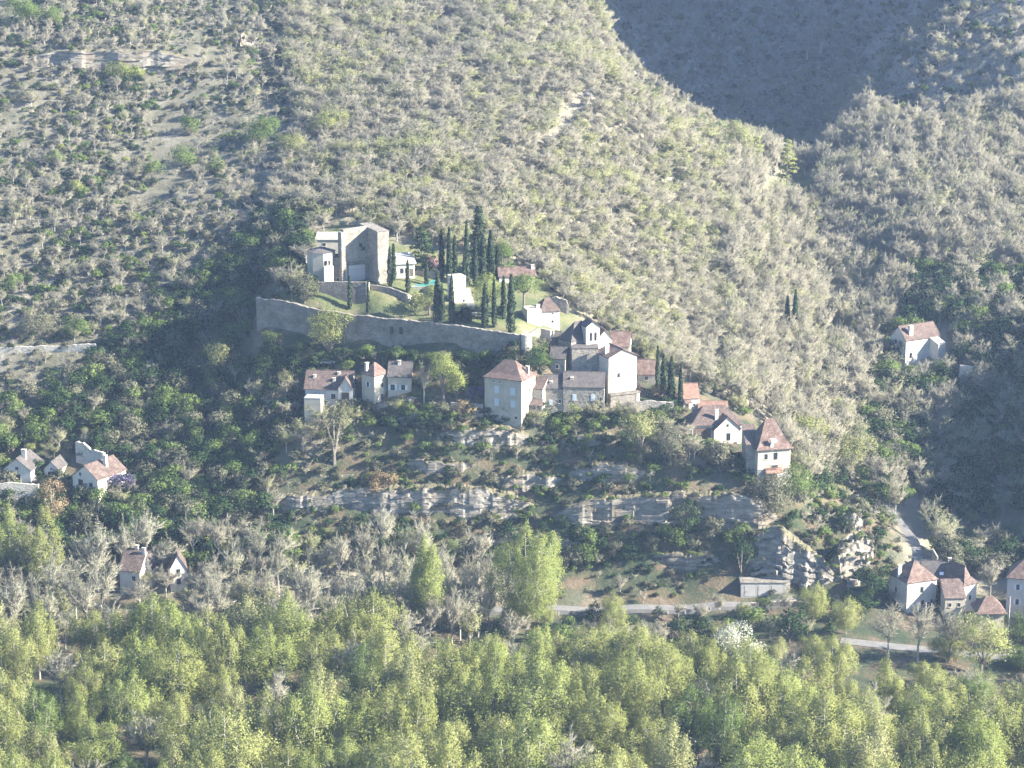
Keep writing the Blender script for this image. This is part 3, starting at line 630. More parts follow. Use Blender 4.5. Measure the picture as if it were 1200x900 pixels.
# ---- the grove on the valley floor, in staggered rows, front to back
ROWN = ['front', 'second', 'third', 'fourth', 'fifth', 'sixth', 'seventh', 'back']
OUT = []
def grove():
    r = random.Random(5)
    for k, D in enumerate((398, 412, 427, 442, 457, 472, 488)):
        n = 0; hw = 0.232 * D * 1.06 + 50; x = -hw + r.uniform(-3, 3)
        while x < hw:
            y = D + r.uniform(-4.5, 4.5); z = gz(x, y); u, v, s = project(x, y, z); hgt = r.uniform(0.68, 1.28); step = r.uniform(7.5, 12)
            zone = True
            top_v = v - 15 * hgt * s
            if inpoly([u], [v], [(490, 785), (505, 765), (575, 765), (575, 812), (520, 820)])[0]: zone = False
            lim = 700 if u < 380 else 690 if u < 520 else 735 if u < 760 else 745 if u < 980 else 775
            if top_v < lim: hgt = max(0.4, (v - lim) / (15 * s)) * r.uniform(0.85, 1.0)
            if hgt < 0.5 and r.random() < 0.5: zone = False
            if zone and not -30 < u < 1230: OUT.append((x, y, z, r.uniform(.8, 1.2), hgt))
            elif zone:
                n += 1; c = r.random()
                if c < 0.72: pr = SP[r.choice((0, 0, 1, 2, 3, 3, 4, 5))]; w_ = r.uniform(.85, 1.3) * (0.5 + 0.5 * hgt); wd = 'yellow-green spring tree'; nm = 'spring_tree'
                elif c < 0.92: pr = BP[r.randrange(3)]; w_ = r.uniform(1.2, 1.6); hgt *= 1.35; wd = 'leafless grey tree'; nm = 'bare_tree'
                else: pr = SP[6]; w_ = r.uniform(.7, .95); hgt *= .85; wd = 'darker green tree'; nm = 'spring_tree'
                plant(nm, pr, (x, y, z), r.random() * 6.28, w_, hgt, f'{wd} in the riverside grove, {ROWN[k]} row, {ordinal(n-1)} from the left', 'tree', 'trees of the riverside grove')
            x += step
    # leafless belt between grove and road
    for k, D in enumerate((502, 511, 520, 530, 538)):
        n = 0; x = -0.25 * D - 45
        while x < 0.245 * D + 40:
            y = D + r.uniform(-3, 3); z = gz(x, y); u, v, s = project(x, y, z); step = r.uniform(4.2, 6.5)
            ok = not inpoly([u], [v], P_HOUSES_R)[0]
            front = 130 < u < 228 and D < 533
            if front and r.random() < .35: x += step; continue
            if ok and not -30 < u < 1230: OUT.append((x, y, z, r.uniform(.5, .8), r.uniform(.4, .7)))
            elif ok and u < 575:
                n += 1; hh = r.uniform(1.1, 1.8) * (.62 if front else 1); pr = BP[r.randrange(3)] if r.random() < .6 else BT[r.randrange(5)] if r.random() < .7 else BG[r.randrange(3)]
                plant('bare_tree', pr, (x, y, z), r.random() * 6.28, r.uniform(1.05, 1.4), hh, f'leafless grey tree in the belt behind the grove, {ordinal(k)} row, {ordinal(n-1)} from left', 'tree', 'leafless belt behind the grove')
            elif ok and k < 4 and (k < 3 or r.random() < .5):
                hh = r.uniform(.5, 1.1) * (1.15 - .2 * k); c = r.random()
                pr, wd, nm = (DK[r.randrange(4)], 'dark evergreen bush', 'evergreen_tree') if c < .5 else (BT[r.randrange(5)], 'leafless grey bush', 'bare_tree') if c < .8 else (SP[3], 'green bush', 'spring_tree')
                if nm == 'spring_tree': hh *= .6
                n += 1
                plant(nm, pr, (x, y, z), r.random() * 6.28, hh * 1.1, hh, f'{wd} between grove and road, {ordinal(k)} row, {ordinal(n-1)} from left', 'tree', 'bushes between grove and road')
            x += step
grove()
scatter('valley_wood', SP, OUT, 'riverside wood going on beyond both sides of the view')
# ------------------------------------------------------------------ buildings
def solve_w(P, dx, dy, zmid, uR):
    lo, hi = 0.2, 60
    for _ in range(50):
        m = (lo + hi) / 2; u, _, _ = project(P.x + dx * m, P.y + dy * m, zmid)
        if u < uR: lo = m
        else: hi = m
    return lo
class Block:                                           # a walled volume with its roof, set on its front-left corner
    def __init__(s, root, uL, uR, vb, ve, D, phi, d, roof, rh, wall, tile, over=0.35, names=('wall', 'roof'), flare=0, label=None, sink=4, fit=True):
        D = min(D, hit(uL, vb).y + 1) if fit else D      # never behind the rise of ground that would bury its foot
        P = at(uL, vb, D); f = R(phi); dx, dy = math.cos(f), -math.sin(f); H = at(uL, ve, D).z - P.z
        s.root = root; s.H = H; s.d = d; s.P = P; s.phi = f; s.w = w = solve_w(P, dx, dy, P.z + H * 0.5, uR); s.rh = rh; s.kind = roof
        s.loc = P - root.location; s.rz = -f
        mb = MB()
        if roof == 'gx':
            mb.prism([(0, 0), (w, 0), (w, d), (0, d)], -sink, H)
            for x0, x1 in ((0, 0.35), (w - 0.35, w)): mb.add([(x0, 0, H), (x1, 0, H), (x1, d, H), (x0, d, H), (x0, d / 2, H + rh), (x1, d / 2, H + rh)], [(0, 1, 5, 4), (2, 3, 4, 5), (0, 4, 3), (1, 2, 5)])
        elif roof == 'gy':
            mb.prism([(0, 0), (w, 0), (w, d), (0, d)], -sink, H)
            for y0, y1 in ((0, 0.35), (d - 0.35, d)): mb.add([(0, y0, H), (w, y0, H), (w, y1, H), (0, y1, H), (w / 2, y0, H + rh), (w / 2, y1, H + rh)], [(0, 1, 4), (1, 2, 5, 4), (2, 3, 5), (3, 0, 4, 5)])
        elif roof == 'shed': mb.prism([(0, 0), (w, 0), (w, d), (0, d)], -sink, [H, H, H + rh, H + rh])
        else: mb.prism([(0, 0), (w, 0), (w, d), (0, d)], -sink, H)
        s.wall = s.put(names[0], mb, M[wall]); 
        if label: s.wall['label'] = label
        rb = MB(); t = 0.16; o = over; e = H + 0.03
        def slab(ps): n = len(ps); rb.add([(p[0], p[1], p[2]) for p in ps] + [(p[0], p[1], p[2] + t) for p in ps], [tuple(range(n - 1, -1, -1)), tuple(range(n, 2 * n))] + [(i, (i + 1) % n, n + (i + 1) % n, n + i) for i in range(n)])
        if roof == 'gx':
            k = rh / (d / 2) * o; slab([(-o, -o, e - k), (w + o, -o, e - k), (w + o, d / 2, e + rh), (-o, d / 2, e + rh)]); slab([(-o, d / 2, e + rh), (w + o, d / 2, e + rh), (w + o, d + o, e - k), (-o, d + o, e - k)])
            rb.box(-o, w + o, d / 2 - .12, d / 2 + .12, e + rh + t - .1, e + rh + t + .09)
        elif roof == 'gy':
            k = rh / (w / 2) * o; slab([(-o, -o, e - k), (w / 2, -o, e + rh), (w / 2, d + o, e + rh), (-o, d + o, e - k)]); slab([(w / 2, -o, e + rh), (w + o, -o, e - k), (w + o, d + o, e - k), (w / 2, d + o, e + rh)])
            rb.box(w / 2 - .12, w / 2 + .12, -o, d + o, e + rh + t - .1, e + rh + t + .09)
        elif roof in ('hip', 'pyr'):
            if w >= d: i = (d / 2) * (0.95 if roof == 'hip' else 0); r0, r1 = (i, d / 2), (w - i, d / 2)
            else: i = (w / 2) * 0.95; r0, r1 = (w / 2, i), (w / 2, d - i)
            if roof == 'pyr': r0 = (w / 2 - .13 * w, d / 2); r1 = (w / 2 + .13 * w, d / 2)
            ev = [(-o, -o), (w + o, -o), (w + o, d + o), (-o, d + o)]; zz = e - (0.1 if not flare else 0.0)
            tops = [r0, r1, r1, r0]
            mids = [tuple(ev[q][a] + (tops[q][a] - ev[q][a]) * 0.3 for a in (0, 1)) for q in range(4)]; zm = e + rh * (0.3 - flare)
            for q in range(4):
                q2 = (q + 1) % 4
                slab([(*ev[q], zz), (*ev[q2], zz), (*mids[q2], zm), (*mids[q], zm)])
                pl = [(*mids[q], zm), (*mids[q2], zm), (*tops[q2], e + rh)] + ([(*tops[q], e + rh)] if tops[q] != tops[q2] else []); slab(pl)
        elif roof == 'shed':
            k = rh / d * o; slab([(-o, -o, e - k), (w + o, -o, e - k), (w + o, d + o, e + rh + k), (-o, d + o, e + rh + k)])
        else: rb.box(-o, w + o, -o, d + o, e, e + 0.2)
        s.roof = s.put(names[1], rb, M[tile])
    def put(s, name, mb, mat, parent=None):
        ob = mb.build(name, mat, parent if parent is not None else s.root)
        if parent is None: ob.location = s.loc; ob.rotation_euler = (0, 0, s.rz)
        return ob
    def fbox(s, mb, face, c, z, w, h, p0, p1):           # box on a facade; c = centre fraction along it (from the left as seen)
        if face == 'F': mb.box(c * s.w - w / 2, c * s.w + w / 2, -p1, -p0, z - h / 2, z + h / 2)
        elif face == 'R': mb.box(s.w + p0, s.w + p1, c * s.d - w / 2, c * s.d + w / 2, z - h / 2, z + h / 2)
        else: mb.box(-p1, -p0, (1 - c) * s.d - w / 2, (1 - c) * s.d + w / 2, z - h / 2, z + h / 2)
    def window(s, face, c, zf, w=1.0, h=1.4, style='open', mat='frame'):
        z = zf * s.H
        if style == 'door':
            a = MB(); s.fbox(a, face, c, z, w, h, -0.02, 0.05); d = s.put('door', a, M[mat]); b = MB(); s.fbox(b, face, c, z + h * .12, w * .6, h * .5, 0.045, 0.075); s.put('door_panel', b, M['glass'], d); return
        a = MB(); s.fbox(a, face, c, z, w + .24, h + .24, -0.02, 0.05); fr = s.put('window', a, M[mat])
        b = MB()
        for q in (-1, 1):
            ww = w / 2 - .04
            if face == 'F': x = c * s.w + q * w / 4; b.box(x - ww / 2, x + ww / 2, -0.08, -0.03, z - h / 2, z + h / 2)
            elif face == 'R': y = c * s.d + q * w / 4; b.box(s.w + 0.03, s.w + 0.08, y - ww / 2, y + ww / 2, z - h / 2, z + h / 2)
            else: y = (1 - c) * s.d + q * w / 4; b.box(-0.08, -0.03, y - ww / 2, y + ww / 2, z - h / 2, z + h / 2)
        s.put('shutter' if style == 'shut' else 'pane', b, M['blueshutter'] if style == 'shut' else M['glass'], fr)
        sb = MB(); s.fbox(sb, face, c, z - h / 2 - .17, w + .4, .1, 0.0, 0.16); s.put('sill', sb, M['palestone'], fr)
        if style == 'leaf':
            for q in (-1, 1):
                c2 = c + q * (w * .76 + .1) / (s.w if face == 'F' else s.d); l = MB(); s.fbox(l, face, c2, z, w * .5, h, 0.01, 0.07); s.put('shutter', l, M['blueshutter'], fr)
    def arch(s, face, c, zf, w, h, name='archway', mat='glass'):  # flat arched panel, dark to stand for the shaded opening
        z = zf * s.H; mb = MB(); n = 10; pts = [(-w / 2, -h / 2), (w / 2, -h / 2)] + [(w / 2 * math.cos(math.pi * q / n), h / 2 - w / 2 + w / 2 * math.sin(math.pi * q / n)) for q in range(n + 1)]
        k = len(pts); mb.add([(c * s.w + a, -0.06, z + b) for a, b in pts] + [(c * s.w + a, 0.05, z + b) for a, b in pts], [tuple(range(k)), tuple(range(2 * k - 1, k - 1, -1))] + [(i, k + i, k + (i + 1) % k, (i + 1) % k) for i in range(k)])
        return s.put(name, mb, M[mat])
    def chimney(s, xf, yf, h, w=0.9, mat='plaster', base=0.3):
        x = xf * s.w; y = yf * s.d; z0 = s.H + s.rh * base - 0.5; mb = MB(); mb.box(x - w / 2, x + w / 2, y - w * .35, y + w * .35, z0, z0 + h); ch = s.put('chimney', mb, M[mat], s.roof)
        c = MB(); c.box(x - w / 2 - .1, x + w / 2 + .1, y - w * .35 - .1, y + w * .35 + .1, z0 + h, z0 + h + .14); c.build('cap', M['palestone'], s.roof)
        return ch
def thing(name, label, cat, u, v, D, group=None):
    o = empty(name, at(u, v, D)); return tag(o, label, cat, group)
HG = 'houses of the village and valley'

# A: the tall house on the cliff edge
t = thing('house', 'tall cream house with red hipped roof and four pale blue shuttered windows', 'house', 568, 489, 571, HG)
b = Block(t, 568, 611, 489, 442, 571, 27, 8.2, 'hip', 4.3, 'cream', 'redtile', 0.45, flare=0.06)
for c in (0.33, 0.77):
    for z in (0.73, 0.42): b.window('F', c, z, 1.15, 1.75, 'shut')
b.window('F', 0.86, 0.09, 0.8, 0.7); b.window('R', 0.6, 0.7, 0.8, 1.2); b.window('F', 0.25, 0.93, 0.5, 0.35); b.window('F', 0.42, 0.93, 0.5, 0.35); b.chimney(0.93, 0.62, 2.6, 0.9, 'cream', 0.2)
# B: long stone house under the church
t = thing('house', 'long low stone house with dark tiled roof in shade below the church', 'house', 660, 484, 573, HG)
b = Block(t, 660, 708, 484, 453.5, 573, 4, 8, 'gx', 3.2, 'rubble', 'slate', 0.2)
for c in (0.27, 0.72): b.window('F', c, 0.62, 0.9, 1.4, 'shut')
b.window('F', 0.93, 0.55, 0.8, 1.1); b.arch('F', 0.8, 0.2, 3.6, 2.4); b.chimney(0.2, 0.25, 2.0, 0.8, 'palestone', 0.2)
b2 = Block(t, 636, 659.6, 484, 455.5, 573.6, 4, 7.6, 'gx', 2.9, 'rubble', 'slate', 0.15)
b2.window('F', 0.4, 0.45, 0.8, 1.2, 'shut'); b2.chimney(0.4, 0.2, 1.6, 0.8, 'palestone', 0.2); b2.window('F', 0.85, 0.5, .7, 1.0)
b3 = Block(t, 624, 635.6, 482, 456, 574, 18, 5, 'shed', 2.2, 'palestone', 'browntile', 0.15, ('annex_wall', 'annex_roof'))
t = thing('lean_to', 'small brown tiled lean-to between the tall cream house and the stone house', 'shed', 615, 484, 570)
Block(t, 615, 635, 486, 475, 570, 6, 4, 'shed', 2.6, 'darkrubble', 'browntile', 0.2)
# C: tall white house at the right of the church
t = thing('house', 'tall white house with low red gable roof on the right of the church', 'house', 713, 476, 577, HG)
b = Block(t, 713, 746, 476, 419.5, 577, -24, 7.6, 'gy', 1.9, 'plaster', 'redtile', 0.4)
b.chimney(0.12, 0.45, 3.0, 1.1, 'plaster', 0.1); b.window('F', 0.35, 0.62, .8, 1.2); b.window('L', 0.5, 0.6, .7, 1.1)
mb = MB(); mb.box(-0.12, b.w - 0.9, -1.6, -0.004, -3, b.H * 0.24); mb.box(-0.3, b.w + 0.3, -1.9, 0.0, b.H * 0.245, b.H * 0.275); b.put('terrace', mb, M['darkrubble'])
mb = MB(); mb.box(b.w - 0.8, b.w + 0.1, -1.75, -0.005, -3, b.H * 0.24); b.put('pillar', mb, M['plaster'])
mb = MB()
for q in range(9): x = -0.2 + q * (b.w + 0.3) / 8; mb.box(x - .03, x + .03, -1.85, -1.79, b.H * .275, b.H * .275 + .95)
mb.box(-.3, b.w + .3, -1.86, -1.78, b.H * .275 + .95, b.H * .275 + 1.02); b.put('railing', mb, M['wood'])
# D E N: the church
t = thing('church', 'old stone church with dark pyramid roof and white belfry with two arched openings', 'church', 669, 436, 584)
b = Block(t, 669, 700, 436, 401, 584, -38, 5.4, 'pyr', 4.6, 'rubble', 'slate', 0.15, ('choir_wall', 'choir_roof'))
b = Block(t, 686.5, 702.5, 440, 383.5, 584.5, -16, 4.6, 'gy', 1.5, 'plaster', 'slate', 0.25, ('belfry_wall', 'belfry_roof'))
for c in (0.36, 0.70): b.arch('F', c, 0.80, 0.62, 2.3, 'belfry_opening')
b = Block(t, 670, 701, 438, 409, 582, -4, 3.2, 'shed', 0.6, 'rubble', 'slate', 0.1, ('apse_wall', 'apse_roof'))
b = Block(t, 700, 717, 436, 397.5, 593, -18, 12, 'gy', 2.4, 'plaster', 'redtile', 0.3, ('nave_wall', 'nave_roof'))
t = thing('house', 'house with wide red tiled roof tucked behind the church', 'house', 714, 416, 602, HG)
Block(t, 715, 737, 420, 405.5, 602, 8, 8, 'gx', 3.3, 'cream', 'redtile', 0.3)
t = thing('house', 'small house with steep dark roof squeezed against the left of the church', 'house', 643, 436, 582, HG)
b = Block(t, 644, 662, 438, 420, 582, 12, 6, 'gx', 2.6, 'rubble', 'slate', 0.2); b.window('F', .5, .5, .7, 1)
t = thing('house', 'dark roofed house with lit chimney between garden wall and church', 'house', 634, 424, 591, HG)
b = Block(t, 634, 655, 426, 404, 591, 10, 7, 'gx', 3.0, 'rubble', 'slate', 0.2, fit=False); b.chimney(0.5, 0.4, 2.4, 1.3, 'palestone', .5)
# G H I J
t = thing('house', 'low house with pinkish red roof right of the tall white house', 'house', 747, 448, 593, HG)
b = Block(t, 747, 768, 447, 438.5, 593, 8, 8, 'gx', 3.1, 'cream', 'redtile', 0.3); b.window('F', .5, .5, .8, 1)
t = thing('house', 'tiny white cottage with orange roof and brown door beside the cypresses', 'house', 801, 482, 580, HG)
b = Block(t, 801, 819.5, 483, 467, 580, -10, 6, 'gx', 3.2, 'plaster', 'orangetile', 0.2); b.window('F', .22, .36, 1.0, 2.1, 'door', 'wood'); b.window('F', .68, .5, .5, .6)
mb = MB(); mb.add([(.1, -1.2, b.H * .7), (2.0, -1.2, b.H * .7), (2.0, 0, b.H * .88), (.1, 0, b.H * .88), (.1, -1.2, b.H * .73), (2.0, -1.2, b.H * .73), (2.0, 0, b.H * .91), (.1, 0, b.H * .91)], [(0, 3, 2, 1), (4, 5, 6, 7), (0, 1, 5, 4), (1, 2, 6, 5), (2, 3, 7, 6), (3, 0, 4, 7)]); b.put('porch_roof', mb, M['redtile'])
t = thing('house', 'white house with brown roof, sharp front gable and dark covered porch', 'house', 811, 520, 566, HG)
b = Block(t, 811, 869, 518, 499, 567, -8, 8, 'hip', 4.2, 'plaster', 'browntile', 0.5); b.chimney(0.5, 0.1, 4.4, .9, 'plaster', 0.0)
mb = MB(); b.fbox(mb, 'F', 0.2, b.H * .45, 4.6, b.H * .8, -.02, .06); b.put('porch_shade_panel', mb, M['wood'])  # flat dark slab on the wall, painted shade of the porch
b = Block(t, 836.5, 868, 524, 504, 563.5, -14, 6, 'gy', 3.3, 'plaster', 'browntile', 0.35, ('gable_wall', 'gable_roof'), sink=5)
b.window('F', .54, .55, 1.1, 2.0); b.window('F', .5, 1.22, .6, .7); b.window('F', .8, .05, 1, 1.6, 'door', 'wood')
t = thing('house', 'flat orange roofed outbuilding behind the white gabled house', 'outbuilding', 818, 486, 577, HG)
Block(t, 819, 852, 486, 479, 577, 2, 5, 'gx', 1.4, 'cream', 'orangetile', 0.3)
t = thing('house', 'tower house with tall flared red-brown roof and balcony at the spur end', 'house', 886, 576, 551, HG)
b = Block(t, 887, 926, 577, 528, 551, -14, 8.2, 'pyr', 7.0, 'cream', 'redtile', 0.6, flare=0.1)
b.window('F', .54, .84, 1.1, 1.9); b.window('F', .25, .84, .9, 1.4); b.window('F', .52, .56, 1.8, 1.4); b.window('F', .3, .15, .9, 1.4); b.chimney(.42, .02, 3.2, .8, 'plaster', 0.0)
mb = MB(); mb.add([(1.9, -1.5, b.H * .46), (6.5, -1.5, b.H * .46), (6.5, 0, b.H * .55), (1.9, 0, b.H * .55), (1.9, -1.5, b.H * .48), (6.5, -1.5, b.H * .48), (6.5, 0, b.H * .57), (1.9, 0, b.H * .57)], [(0, 3, 2, 1), (4, 5, 6, 7), (0, 1, 5, 4), (1, 2, 6, 5), (2, 3, 7, 6), (3, 0, 4, 7)]); b.put('awning_roof', mb, M['orangetile'])
mb = MB(); mb.box(4.9, b.w - .1, -1.5, -.005, -4, b.H * .45); b.put('buttress', mb, M['plaster'])
mb = MB()
for q in range(14): mb.box(2 + q * .33, 2.06 + q * .33, -1.2, -1.14, b.H * .57, b.H * .57 + .9)
mb.box(1.9, 6.5, -1.22, -1.12, b.H * .57 + .9, b.H * .57 + .98); b.put('balcony_railing', mb, M['wood'])
mb = MB(); n = 12; mb.add([(4.4 + .55 * math.cos(6.283 * q / n), -0.75 - .1 * (q % 2) * 0, b.H + 2.6 + .55 * math.sin(6.283 * q / n)) for q in range(n)] + [(4.4, -.55, b.H + 2.6)], [(q, (q + 1) % n, n) for q in range(n)]); mb.tube((4.4, -.56, b.H + 2.6), (3.9, 0.6, b.H + 1.6), .05, .05, 4); b.put('satellite_dish', mb, M['whitepaint'])
b = Block(t, 874, 887, 572, 521, 555, -6, 6, 'shed', 3.4, 'rubble', 'browntile', 0.3, ('wing_wall', 'wing_roof'))
# K: the lone house across the ravine
t = thing('house', 'lone white house with brown roof in the woods across the ravine', 'house', 1061, 421, 655, HG)
b = Block(t, 1061, 1101, 422, 399, 655, -30, 7.4, 'gx', 3.6, 'plaster', 'browntile', 0.3); b.chimney(.2, .18, 3.6, 1.3, 'plaster', .25)
for c, z in ((.35, .75), (.65, .75), (.5, .35)): b.window('L', c, z, .8, 1.3)
b.window('F', .15, .2, .9, 1.5); b.window('F', .75, .55, .8, 1.1)
b = Block(t, 1099, 1108, 419, 404, 656, -30, 6, 'shed', 2, 'plaster', 'concrete', .2, ('annex_wall', 'annex_roof'), fit=False)
# L M N: bottom right
t = thing('house', 'white house with red hipped roof by the lower road at right', 'house', 1062, 719, 518, HG)
b = Block(t, 1062, 1097, 719, 683.5, 518, -22, 8.4, 'hip', 4.1, 'plaster', 'redtile', .35); b.chimney(0.02, .5, 3.4, .9, 'plaster', .1)
b.window('F', .5, .72, .95, 1.5); b.window('F', .54, .24, .9, 2, 'door', 'redtile'); b.window('F', .85, .3, .6, .9); b.window('L', .4, .6, .7, 1.1)
t = thing('house', 'dark roofed house directly behind the white house by the lower road', 'house', 1090, 702, 527, HG)
b = Block(t, 1080, 1114, 704, 681, 527, 6, 8, 'gx', 4.0, 'rubble', 'slate', .3); b.chimney(.97, .5, 2.2, .8, 'palestone', .8); b.window('F', .9, .5, .7, 1)
mb = MB(); mb.add([(b.w * .6, 1.1, b.H + 1.4), (b.w * .6 + 1, 1.1, b.H + 1.4), (b.w * .6 + 1, 1.7, b.H + 2.0), (b.w * .6, 1.7, b.H + 2.0)], [(0, 1, 2, 3)]); b.put('skylight', mb, M['whitepaint'], b.roof)
t = thing('house', 'white ended house with tan hipped roof left of the round pale bare tree', 'house', 1128, 717, 519, HG)
b = Block(t, 1128, 1144, 717, 687, 519, -34, 9.5, 'hip', 4.2, 'plaster', 'browntile', .35); b.window('F', .5, .5, .7, 1.1)
b = Block(t, 1107, 1131, 717, 701, 515, -3, 5, 'shed', 2.9, 'cream', 'browntile', .25, ('annex_wall', 'annex_roof')); b.window('F', .25, .5, .7, .9); b.window('F', .7, .5, .7, .9)
t = thing('pavilion', 'low pavilion with pale red pyramid roof beside the lower road', 'pavilion', 1144, 729, 508)
b = Block(t, 1146, 1177, 730, 719, 508, 0, 6.6, 'pyr', 3.2, 'cream', 'redtile', .6)
t = thing('house', 'grey walled house with bright red roof at the right picture edge', 'house', 1177, 726, 522, HG)
b = Block(t, 1178, 1222, 726, 677, 522, 18, 8, 'hip', 4.2, 'render', 'redtile', .4); b.chimney(.75, .3, 3.0, .8, 'plaster', .3)
for c in (.3, .7):
    for z in (.8, .45): b.window('F', c, z, .8, 1.4, 'leaf')
# O: left houses in the shade
t = thing('house', 'white gabled cottage with large window in the shade, leftmost of three', 'house', 5, 562, 572, HG)
b = Block(t, 5, 36, 564, 549.5, 572, 10, 9, 'gy', 3.0, 'plaster', 'slate', .35); b.chimney(.62, .35, 3.4, 1.2, 'plaster', .6); b.window('F', .5, .4, 1.7, 1.8); b.window('F', .5, 1.1, .9, .8)
t = thing('house', 'smallest white gabled cottage in the shade, middle of three at left', 'house', 52, 558, 574, HG)
b = Block(t, 52, 69, 559, 549.5, 574, 10, 7, 'gy', 2.0, 'plaster', 'slate', .3); b.window('F', .5, .4, 1.8, 1.3); b.window('F', .5, 1.05, .5, .5)
t = thing('house', 'largest white house at left with brown roof and wisteria on its side', 'house', 86, 580, 566, HG)
b = Block(t, 86, 115, 579, 557, 566, 30, 11.5, 'gy', 3.2, 'plaster', 'browntile', .3); b.chimney(.7, .55, 4.2, 1.1, 'plaster', .35)
b.window('F', .32, .7, 1.3, 1.5, 'open', 'wood'); b.window('F', .72, .62, .9, 1.4, 'open', 'wood'); b.window('F', .32, 1.15, .7, .8)
# P: houses half hidden in the leafless belt
t = thing('house', 'brown roofed house with two chimneys half hidden among leafless trees', 'house', 141, 688, 530, HG)
b = Block(t, 141, 164, 690, 668, 530, 14, 9, 'gx', 4.2, 'plaster', 'browntile', .3); b.chimney(.55, .5, 2.0, .8, 'plaster', .9); b.chimney(.97, .4, 2.6, .8, 'plaster', .7); b.window('F', .7, .6, .9, 1.3)
b = Block(t, 165, 178, 690, 664, 535, 14, 7, 'gy', 3.2, 'plaster', 'slate', .3, ('wing_wall', 'wing_roof'))
t = thing('house', 'sunlit white gable end rising among leafless trees at lower left', 'house', 200, 688, 530, HG)
b = Block(t, 200, 219, 690, 667, 530, -12, 9, 'gy', 3.6, 'plaster', 'browntile', .3); b.window('F', .5, .85, 1.0, 1.3); b.window('F', .5, .35, 1, 1.4)
t = thing('house', 'low house with brown roof peeping through bare trees left of centre', 'house', 283, 704, 526, HG)
b = Block(t, 284, 322, 706, 694, 524, -8, 7, 'gx', 2.0, 'plaster', 'browntile', .3); b.window('F', .3, .5, .8, 1)
# R: houses on the terrace under the rampart
t = thing('house', 'grey-white house with long brown roof at the left end below the rampart', 'house', 357, 478, 579, HG)
b = Block(t, 358, 411, 480, 455, 579, 6, 8, 'gx', 4.0, 'render', 'browntile', .35); b.window('F', .62, .65, 1.2, 1.4); b.window('F', .25, .6, 1.0, 1.6, 'open', 'wood'); b.chimney(.18, .3, 1.6, .7, 'plaster', .5); b.chimney(.62, .2, 1.5, .7, 'plaster', .4); b.chimney(.7, .4, 1.6, .7, 'plaster', .7)
mb = MB(); b.fbox(mb, 'F', .2, b.H * .55, 3.2, 2.4, -.02, .06); b.put('porch_shade_panel', mb, M['wood'])  # dark slab standing for the shade inside the porch
b = Block(t, 397, 413, 480, 455, 577.5, 6, 4, 'gy', 2.9, 'render', 'browntile', .25, ('gable_wall', 'gable_roof')); b.window('F', .5, .62, 1.9, 2.0, 'open', 'wood')
t = thing('cellar', 'pale plastered block standing below the leftmost terrace house', 'cellar', 356, 492, 573)
b = Block(t, 357, 376, 494, 467, 573, 8, 4, 'flat', 0, 'cream', 'concrete', .05)
t = thing('house', 'small tower house with sunlit red roof face below the rampart', 'house', 439, 470, 576, HG)
b = Block(t, 439, 455, 472, 441.5, 576, -48, 4.8, 'hip', 3.0, 'cream', 'redtile', .35, flare=.04); b.window('F', .55, .62, .8, 1.3); b.window('F', .55, .15, .9, 1.6); b.window('L', .5, .65, .8, 1.3, 'leaf'); b.chimney(.1, .7, 2.2, .9, 'plaster', .5)
t = thing('house', 'dark slate roofed house attached right of the small tower house', 'house', 455, 470, 580, HG)
b = Block(t, 455, 482, 472, 441.5, 580, 4, 7, 'gx', 3.3, 'cream', 'slate', .25); b.window('F', .2, .6, 1.1, 1.6, 'leaf'); b.window('F', .65, .6, 1.0, 1.4, 'leaf'); b.chimney(.45, .4, 2.0, .8, 'plaster', .7)
mb = MB(); mb.tube((2, 3.5, b.H + 3), (2, 3.5, b.H + 6), .04, .03, 4); mb.tube((1.4, 3.5, b.H + 5.6), (2.6, 3.5, b.H + 5.6), .03, .03, 3); b.put('aerial', mb, M['metal'])
t = thing('garage', 'long low concrete garage under the overhang beside the road', 'garage', 868, 697, 529.5)
b = Block(t, 868, 921, 699, 683.5, 529.5, 0, 5, 'flat', 0, 'concrete', 'darkrubble', .15)  # dark roof material stands in for the overhang's shade
for q in range(3): mb = MB(); b.fbox(mb, 'F', .2 + .3 * q, b.H * .42, 2.6, b.H * .8, -.02, .04); b.put('garage_door', mb, M['render'])

